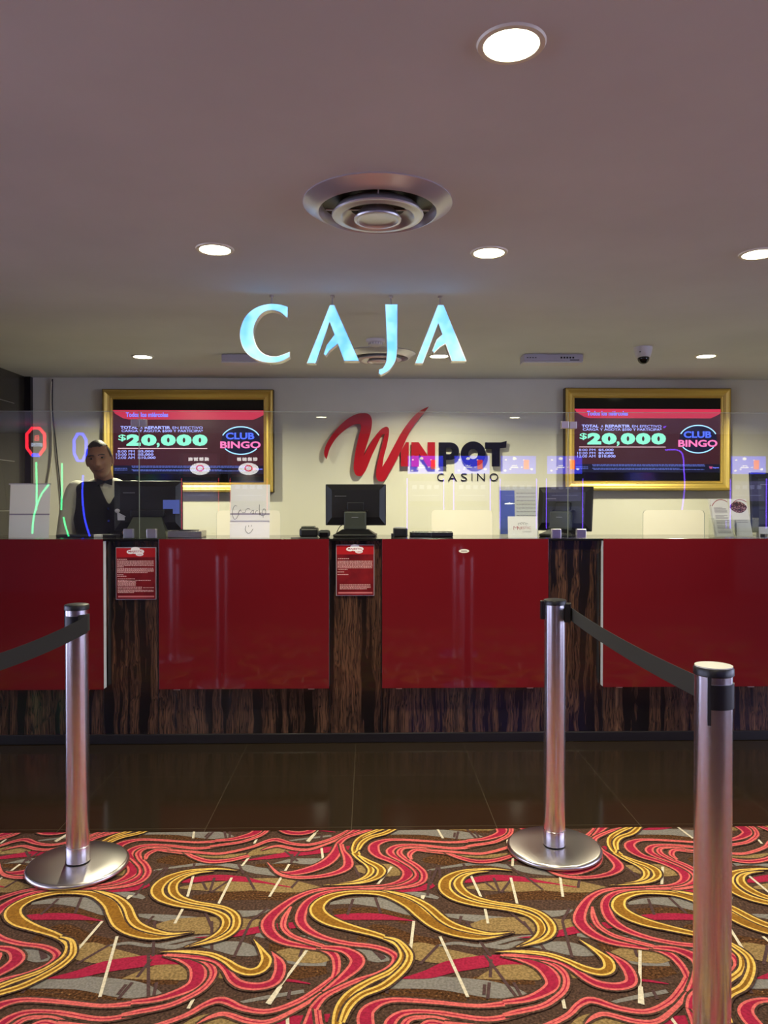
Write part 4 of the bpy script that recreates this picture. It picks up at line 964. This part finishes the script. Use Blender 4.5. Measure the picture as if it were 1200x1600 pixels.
# head position from the neck
HC_ = Vector((P(155.5,719,Y=4.99).x, 4.99, P(155.5,719,Y=4.99).z))
Hrot = Matrix.Rotation(R(-8),3,'Y') @ Matrix.Rotation(R(9),3,'Z') @ Matrix.Rotation(R(5),3,'X')
Hs = 1.06
def head_surf(ph, a, grow=0):
    # ph 0 bottom..pi top ; a angle, front = -y
    sx, sy, sz = math.sin(ph)*math.cos(a), math.sin(ph)*math.sin(a), -math.cos(ph)
    x, y, z = .071*sx, .094*sy, .118*sz
    if z < 0:
        t = (-z/.118); x *= 1-.30*t**1.5
        if y > 0: y *= 1-.35*t
        else: y *= 1+.04*t
    if z > .02: x *= 1+.03*(z-.02)/.1
    if y < 0:
        fr = min(1, -y/.05)
        y -= fr*(.027*G(x,.013)*max(0,min(1,(.030-z)/.055))*(1 if z>-.034 else max(0,1-(-.034-z)/.010))
               + .007*G(x,.050)*G(z-.036,.012) - .011*(G(x-.031,.016)+G(x+.031,.016))*G(z-.014,.013)
               + .006*(G(x-.045,.02)+G(x+.045,.02))*G(z+.022,.02) + .007*G(x,.024)*G(z+.058,.014)
               - .005*G(x,.03)*G(z+.078,.006) + .009*G(x,.022)*G(z+.102,.014) + .004*G(x,.014)*G(z+.044,.006))
        # wings of the nose
        y -= fr*.009*(G(x-.014,.008)+G(x+.014,.008))*G(z+.030,.010)
    v = Vector((x,y,z))
    if grow: v += v.normalized()*grow
    return v
def hw_(v): return HC_ + Hrot @ (Vector(v)*Hs)
def head_mesh(mb, cond=None, grow=0, nu=96, nv=80):
    vs=[]; keep_=[]
    for j in range(nv+1):
        for i in range(nu):
            v = head_surf(math.pi*j/nv, 2*math.pi*i/nu, grow); keep_.append(cond(v) if cond else True); vs.append(hw_(v))
    fs=[]
    for j in range(nv):
        for i in range(nu):
            k=(i+1)%nu; q=(j*nu+i,j*nu+k,(j+1)*nu+k,(j+1)*nu+i)
            if all(keep_[t] for t in q): fs.append(q)
    mb.add(vs,fs)
body = MB(); head_mesh(body)
for s_ in (-1,1):   # ears
    n0=len(body.v); body.ell((0,0,0),(.010,.020,.032),None,16,12)
    body.xf(lambda v: hw_((s_*.073+v.x*1.0, v.y+.010, v.z-.002)), n0)
L = lambda x,y,z: Vector((XM+x, YM+y, z))
nb = L(.01,-.03,1.50)
body.tube([hw_((0,.030,-.055)), hw_((0,.034,-.10)), nb+Vector((0,0,.03)), nb+Vector((0,.02,-.06))], [.056,.056,.062,.075], 20, True, True)
def torso(mb, prof):
    vs=[];fs=[];n=40
    for (cx,cy,z,rx,ry) in prof:
        for i in range(n):
            a=2*math.pi*i/n; ca,sa=math.cos(a),math.sin(a)
            e=.8; vs.append(L(cx+rx*math.copysign(abs(ca)**e,ca), cy+ry*math.copysign(abs(sa)**e,sa), z))
    for j in range(len(prof)-1):
        for i in range(n):
            k=(i+1)%n; fs.append((j*n+i,j*n+k,(j+1)*n+k,(j+1)*n+i))
    fs.append(list(range(n))[::-1]); fs.append([(len(prof)-1)*n+i for i in range(n)])
    mb.add(vs,fs)
TP = [(0,.02,.86,.155,.105),(0,.02,.95,.170,.115),(0,.01,1.08,.160,.112),(0,.0,1.20,.168,.120),(0,-.005,1.32,.190,.128),(0,-.01,1.42,.198,.124),(0,-.01,1.49,.185,.105),(.005,-.015,1.53,.135,.085),(.01,-.02,1.56,.07,.06)]
torso(body, [(a,b_,z,rx-.012,ry-.012) for a,b_,z,rx,ry in TP])
aR=[L(-.185,0,1.475),L(-.235,.01,1.36),L(-.262,.01,1.20),L(-.272,-.02,1.06),L(-.268,-.06,.93)]
aL=[L(.185,0,1.475),L(.245,.0,1.36),L(.275,.0,1.215),L(.275,-.06,1.222),L(.262,-.13,1.238)]
body.tube(aR,[.055,.050,.041,.036,.027],16,True,True); body.tube(aL,[.055,.050,.041,.036,.027],16,True,True)
# legs and shoes-height feet
for s_ in (-1,1):
    body.tube([L(.09*s_,.02,.90),L(.10*s_,.01,.50),L(.105*s_,.03,.09)],[.085,.058,.042],16,True,True)
    body.tube([L(.105*s_,.04,.045),L(.115*s_,-.12,.035)],[.042,.034],14,True,True)
def hand(wr, d, n_, sd, curl):
    """wr wrist, d pointing along hand, n_ palm-down normal, sd side to the thumb"""
    d,n_,sd = Vector(d).normalized(),Vector(n_).normalized(),Vector(sd).normalized()
    pc = wr+d*.045
    for q in (-.026,-.009,.009,.026): body.tube([wr+d*.005+sd*q*.6, wr+d*.092+sd*q],[.014,.0115],10,True,True)
    for q,ln in ((.028,.066),(.0095,.076),(-.0095,.070),(-.028,.054)):
        b0=wr+d*.090+sd*q; a=0; pts=[b0]; p=b0
        for seg in (.42,.32,.26):
            a+=curl; p=p+(d*math.cos(a)+n_*math.sin(a))*ln*seg; pts.append(p)
        body.tube(pts,[.0092,.0088,.0080,.0070],9,True,True)
    t0=wr+d*.025+sd*.022
    body.tube([t0,t0+(d*.6+sd*.75)*.032,t0+(d*.85+sd*.55)*.060+n_*.006,t0+(d*.95+sd*.4)*.082+n_*.014],[.014,.0115,.0098,.0080],10,True,True)
hand(aR[-1]+Vector((0,0,-.01)), (0,-.25,-1), (.9,-.2,0), (0,-1,.1), .28)
hand(aL[-1]+Vector((-.005,-.01,-.006)), (-.15,-1,-.08), (0,-.05,-1), (-1,.1,0), .14)
remesh('body', body, M['skin'], man, .004, 3)
# hair: close-cropped cap following the skull
def hairc(v):
    if v.z > .068+.02*abs(v.x)/.07 - .0: return True if v.y > -.075 or v.z > .078 else False
    if v.y > .012 and v.z > -.045: return True
    return abs(v.x) > .058 and v.y > -.030 and v.z > .006+.3*max(0,-v.y)
hb=MB(); head_mesh(hb, hairc, .006); 
hb.build('hair', M['hair'], man, True, 80)
for s_ in (-1,1):
    e=MB(); e.ell((0,0,0),(.0125,.010,.0050),None,16,10); e.xf(lambda v: hw_((s_*.031+v.x,-.0735+v.y,.013+v.z))); eo=e.build('eye',M['eye_white'],man,True)
    e=MB(); e.ell((0,0,0),(.0052,.004,.0048),None,12,8); e.xf(lambda v: hw_((s_*.031-.001+v.x,-.0815+v.y,.0125+v.z))); e.build('iris',M['iris'],eo,True)
    e=MB(); e.tube(crom([(s_*.013,-.094,.029),(s_*.030,-.0925,.032),(s_*.048,-.081,.027)],5),[.0022]*5+[.0034]*5+[.0016],8,True,True); e.xf(lambda v: hw_(v)); e.build('eyebrow',M['hair'],man,True)
e=MB(); e.tube(crom([(-.030,-.084,-.054),(-.015,-.0985,-.0605),(0,-.1025,-.0615),(.015,-.0985,-.0605),(.030,-.084,-.054)],4),[.0018]*5+[.0034]*7+[.0034]*3+[.0018]*2,8,True,True); e.xf(lambda v: hw_(v)); e.build('lips',M['lip'],man,True)
# shirt
sh=MB(); torso(sh,[t for t in TP if t[2] >= .95])
sh.tube(aR[:4]+[aR[4]+Vector((0,0,.02))],[.073,.068,.062,.060,.040],18,True,True); sh.tube(aL[:4]+[aL[4]+Vector((.0,.03,0))],[.073,.068,.058,.050,.036],18,True,True)
sh.tube([aR[3]+Vector((0,0,.0)),aR[4]+Vector((0,0,.01))],[.062,.050],18)
zn=nb.z+.052
shirt=remesh('shirt', sh, M['shirt'], man, .007, 8)
# collar: two folded wings around the neck
m_=MB(); vs=[];fs=[];n=40
for i in range(n+1):
    a=R(-90+12+ (360-24)*i/n); front=max(0,-math.sin(a))
    for k,(rr,zz) in enumerate(((.066,.052),(.069,.056),(.077,.020-.020*front),(.074,.014-.020*front))):
        vs.append(nb+Vector((rr*math.cos(a), rr*math.sin(a)*.95-.004-.022*front*(k>1), zz-.012*front)))
for i in range(n):
    for k in range(3): fs.append((4*i+k,4*i+4+k,4*i+5+k,4*i+1+k))
m_.add(vs,fs); m_.build('collar',M['shirt'],shirt,True)
# vest: shell over the shirt with a deep V
vm=MB(); torso(vm,[(a,b_,z,rx+.012,ry+.012) for a,b_,z,rx,ry in TP if z>=.95][:-1]+[(.008,-.018,1.548,.105,.078)])
vx=.070
def vcut(v):  # v local to man
    if v.z > 1.535: return True
    if ((abs(v.x)-.250)/.100)**2+((v.z-1.42)/.17)**2 < 1: return True
    if v.y < 0 and v.z > 1.385 and abs(v.x-vx) < (v.z-1.385)*.52: return True
    return False
vest=remesh('vest', vm, M['vest'], man, .005, 4, vcut)
sd=vest.modifiers.new('t','SOLIDIFY'); sd.thickness=.006; sd.offset=0
m_=MB()
for zz in (1.36,1.28,1.20,1.12): 
    m_=MB(); p_=L(vx,-.148,zz); m_.lathe([(.008,0),(.008,.004)],(0,0,0),14); n0=len(m_.v)-28; m_.xf(lambda v:(p_.x+v.x,p_.y-v.z,p_.z+v.y),n0); m_.build('vest_button',M['black_gloss'],vest)
# bow tie
bt=Vector((P(163,753,Y=4.98).x,4.985,P(163,753,Y=4.98).z)); m_=MB()
for s_ in (-1,1):
    a=[(.006*s_,-.006,.008),(.006*s_,-.006,-.008),(.048*s_,-.010,-.022),(.050*s_,-.010,.020)]; vs=[bt+Vector(q) for q in a]+[bt+Vector((q[0],q[1]+.014,q[2])) for q in a]
    m_.add(vs,[(0,1,2,3),(7,6,5,4),(0,3,7,4),(1,5,6,2),(2,6,7,3),(0,4,5,1)])
m_.ell(bt+Vector((0,-.006,0)),(.009,.008,.010),None,12,8); m_.build('bow_tie',M['vest'],man)
# trousers and shoes
tr=MB(); torso(tr,[(0,.02,.84,.165,.115),(0,.02,.92,.174,.122),(0,.02,1.0,.172,.12)])
for s_ in (-1,1): tr.tube([L(.09*s_,.02,.88),L(.10*s_,.01,.50),L(.105*s_,.03,.08)],[.10,.078,.066],18,True,True)
remesh('trousers', tr, M['vest'], man, .01, 4)
sm_=MB()
for s_ in (-1,1): sm_.tube([L(.105*s_,.06,.052),L(.118*s_,-.14,.045)],[.052,.045],14,True,True)
sm_.xf(lambda v:(v.x,v.y,max(v.z,.001))); remesh('shoes', sm_, M['black_gloss'], man, .008, 2)

# ---- the casino floor behind the viewer, seen as reflections: machines and neon
YR = -2.5
E = lambda n,c,s: mat(n,c,.3,emis=c,es=s)
M['neon_red']=E('neon_red',(255,40,60),9); M['neon_green']=E('neon_green',(60,255,150),8); M['neon_blue']=E('neon_blue',(50,60,255),12); M['neon_violet']=E('neon_violet',(120,70,255),7)
M['poster_blue']=E('machine_top_screen',(50,56,220),5.0); M['poster_red']=E('machine_red_picture',(240,60,60),5); M['poster_white']=E('machine_white_dots',(235,230,225),6)
M['reel']=E('machine_main_screen',(92,84,130),1.2); M['poster_dark']=E('machine_dark_screen',(60,14,18),1.2)
def V_(px,py,Yr=YR):   # where a thing at depth Yr behind the viewer must stand to be mirrored by the glass at this pixel
    q=P(px,py,Y=2*YG-Yr); return q.x,q.z
def machine(x, kind, lab):
    r=empty('slot_machine',(x,YR-.3,.005),lab,'slot machine')
    m_=MB().box(x-.30,x+.30,YR-.55,YR-.05,0.0055,.95,.02).box(x-.31,x+.31,YR-.45,YR-.02,.95,2.16,.02).box(x-.30,x+.30,YR-.06,YR+.16,.82,.92,.02); m_.build('cabinet',M['black'],r)
    f=YR-.015
    if kind=='blue':
        MB().box(x-.265,x+.265,f-.006,f,1.83,2.10).build('top_screen',M['poster_blue'],r)
        m_=MB(); 
        for dx,dz,rr in ((.20,1.90,.022),(-.19,2.04,.016),(-.06,2.06,.03),(-.20,1.88,.018),(.05,1.93,.014),(-.12,1.90,.014),(.08,2.04,.012)): disc(m_,x+dx,dz,rr,rr*.7,f+.001)
        m_.box(x-.12,x-.0,f+.0004,f+.0008,1.92,1.935).box(x-.10,x-.02,f+.0004,f+.0008,1.95,1.96).build('picture_dots',M['poster_white'],r)
        MB().box(x-.14,x-.05,f+.0006,f+.001,1.90,2.05).build('red_card',M['poster_red'],r) if False else MB().box(x+.08,x+.16,f+.0006,f+.001,1.90,2.04).build('red_card',M['poster_red'],r)
    else:
        MB().box(x-.25,x+.25,f-.006,f,1.78,2.12).build('top_screen',M['poster_dark'],r)
        m_=MB(); disc(m_,x,1.90,.15,.09,f+.001)
        for k in range(4): m_.box(x-.17+.08*k,x-.11+.08*k,f+.0004,f+.0008,2.02,2.07)
        m_.build('picture_hand',M['poster_white'],r)
        m_=MB(); ring(m_,x,1.91,.06,.05,.018,f+.002); m_.build('red_card',M['poster_red'],r)
    MB().box(x-.25,x+.25,f-.006,f,1.42,1.72).build('main_screen',M['reel'],r)
    m_=MB(); 
    for k in range(4): m_.box(x-.20+.11*k,x-.13+.11*k,f,f+.001,1.60,1.66)
    m_.box(x-.2,x+.2,f,f+.001,1.50,1.51).build('screen_symbols',M['poster_white2'],r)
    MB().box(x-.25,x+.25,f-.006,f,1.02,1.34).build('lower_screen',M['reel2'],r)
    for sx in (-1,1): MB().box(x+sx*.275-.006,x+sx*.275+.006,f-.002,f+.004,1.0,1.76).build('side_light',M['neon_violet'] if kind=='blue' else M['neon_red2'],r)
    for k in range(5): MB().lathe([(.022,0),(.022,.012),(.018,.016)],(x-.18+.09*k,YR+.08,.92),14).build('push_button',M['grey_plastic'],r,True)
M['poster_white2']=E('machine_symbols',(150,150,190),1.5); M['reel2']=E('machine_lower_screen',(40,44,90),.8); M['neon_red2']=E('machine_side_light_red',(230,50,70),2.5)
for k,lab in ((0,'blue-topped slot machine at the left end of the row behind the viewer'),(1,'blue-topped slot machine, second in the row behind the viewer'),(2,'blue-topped slot machine, third in the row behind the viewer'),(3,'blue-topped slot machine, fourth in the row behind the viewer'),(7,'slot machine with a blue top screen standing apart at the far end behind the viewer')):
    machine(V_(665,726)[0]+.70*k,'blue',lab)
machine(V_(312,722)[0],'hand','slot machine with a hand picture on its top screen, at the end behind the viewer')
machine(V_(388,722)[0],'hand','slot machine with a hand picture on its top screen, beside the gap behind the viewer')
def neon(pts, mt, lab, rad=.012, Yr=-2.0, closed=False):
    q=[(V_(px,py,Yr)[0],Yr,V_(px,py,Yr)[1]) for px,py in pts]
    q=[tuple(a) for a in (q+[q[0]] if closed else crom(q,5))]
    tag(MB().tube(q,rad,8).build('neon_tube',mt),lab,'neon light')
# octagonal sign
Yo=-2.0; cx,cz=V_(55.5,690,Yo); sx=(V_(71,690,Yo)[0]-V_(40,690,Yo)[0])/2; sz=(V_(55,666,Yo)[1]-V_(55,713,Yo)[1])/2
r=empty('neon_sign',(cx,Yo,cz-sz),'octagonal red and blue neon sign on a dark board behind the viewer','neon sign')
oc=[(.42,1),(1,.55),(1,-.45),(.42,-1),(-.42,-1),(-1,-.45),(-1,.55),(-.42,1)]
MB().prism([(cx+a*sx*.98,cz+b_*sz*.98) for a,b_ in oc[::-1]],Yo-.05,Yo-.03).build('board',M['black'],r)
MB().tube([(cx+a*sx*.9,Yo,cz+b_*sz*.9) for a,b_ in [(.42,-1),(1,-.45),(1,.55),(.42,1),(-.42,1),(-1,.55),(-1,-.45),(-.42,-1)]],.022,8).build('red_tube',M['neon_red'],r)
MB().tube([(cx+.42*sx*.9,Yo,cz-sz*.9),(cx-.42*sx*.9,Yo,cz-sz*.9)],.024,8).build('blue_tube',M['neon_blue'],r)
m_=MB(); text_fit(m_,'BETSTONE',cx-.55*sx,cx+.55*sx,cz-.32*sz,cz-.08*sz,Yo-.028,.02,0,True); m_.build('sign_lettering',M['poster_white2b'] if 'poster_white2b' in M else M['sign_white'],r)
m_=MB(); text_fit(m_,'B',cx-.25*sx,cx+.25*sx,cz+.05*sz,cz+.45*sz,Yo-.028,.02,0,True); m_.build('sign_emblem',M['poster_red'],r)
MB().box(cx-.02,cx+.02,Yo-.07,Yo-.05,.006,cz).build('post',M['black'],r)
q0=V_(125,699,Yo); sx2=.085; sz2=.19
tag(MB().tube([(q0[0]+a*sx2,Yo,q0[1]+b_*sz2) for a,b_ in oc+[oc[0]]],.020,8).build('neon_tube',M['neon_blue']),'octagonal blue neon ring behind the viewer','neon light')
neon([(56,722),(57,760),(56.5,797)],M['neon_green'],'straight green neon tube under the octagonal sign behind the viewer')
neon([(96.5,724),(96.5,760),(95.5,797)],M['neon_green'],'straight green neon tube beside the octagonal sign behind the viewer')
neon([(76,757),(63,775),(53,805),(50,834)],M['neon_green'],'bent green neon tube behind the viewer',.012,-1.90)
neon([(99,808),(102,822),(107,838)],M['neon_green'],'short slanting green neon tube behind the viewer')
neon([(129.5,742),(128.5,775),(132,810),(140,838)],M['neon_blue'],'curved blue neon tube behind the viewer')
neon([(1037,668),(1055,657),(1064,660)],M['neon_violet'],'short violet neon tube above the machines behind the viewer',.010)
neon([(1040,703),(1058,703),(1067,711),(1069,735),(1070,762),(1066,797)],M['neon_violet'],'long curved violet neon tube behind the viewer',.010)
neon([(1040,661),(1050,656),(1062,658),(1063,664)],M['neon_violet'],'small violet neon arc behind the viewer',.008,-1.85)
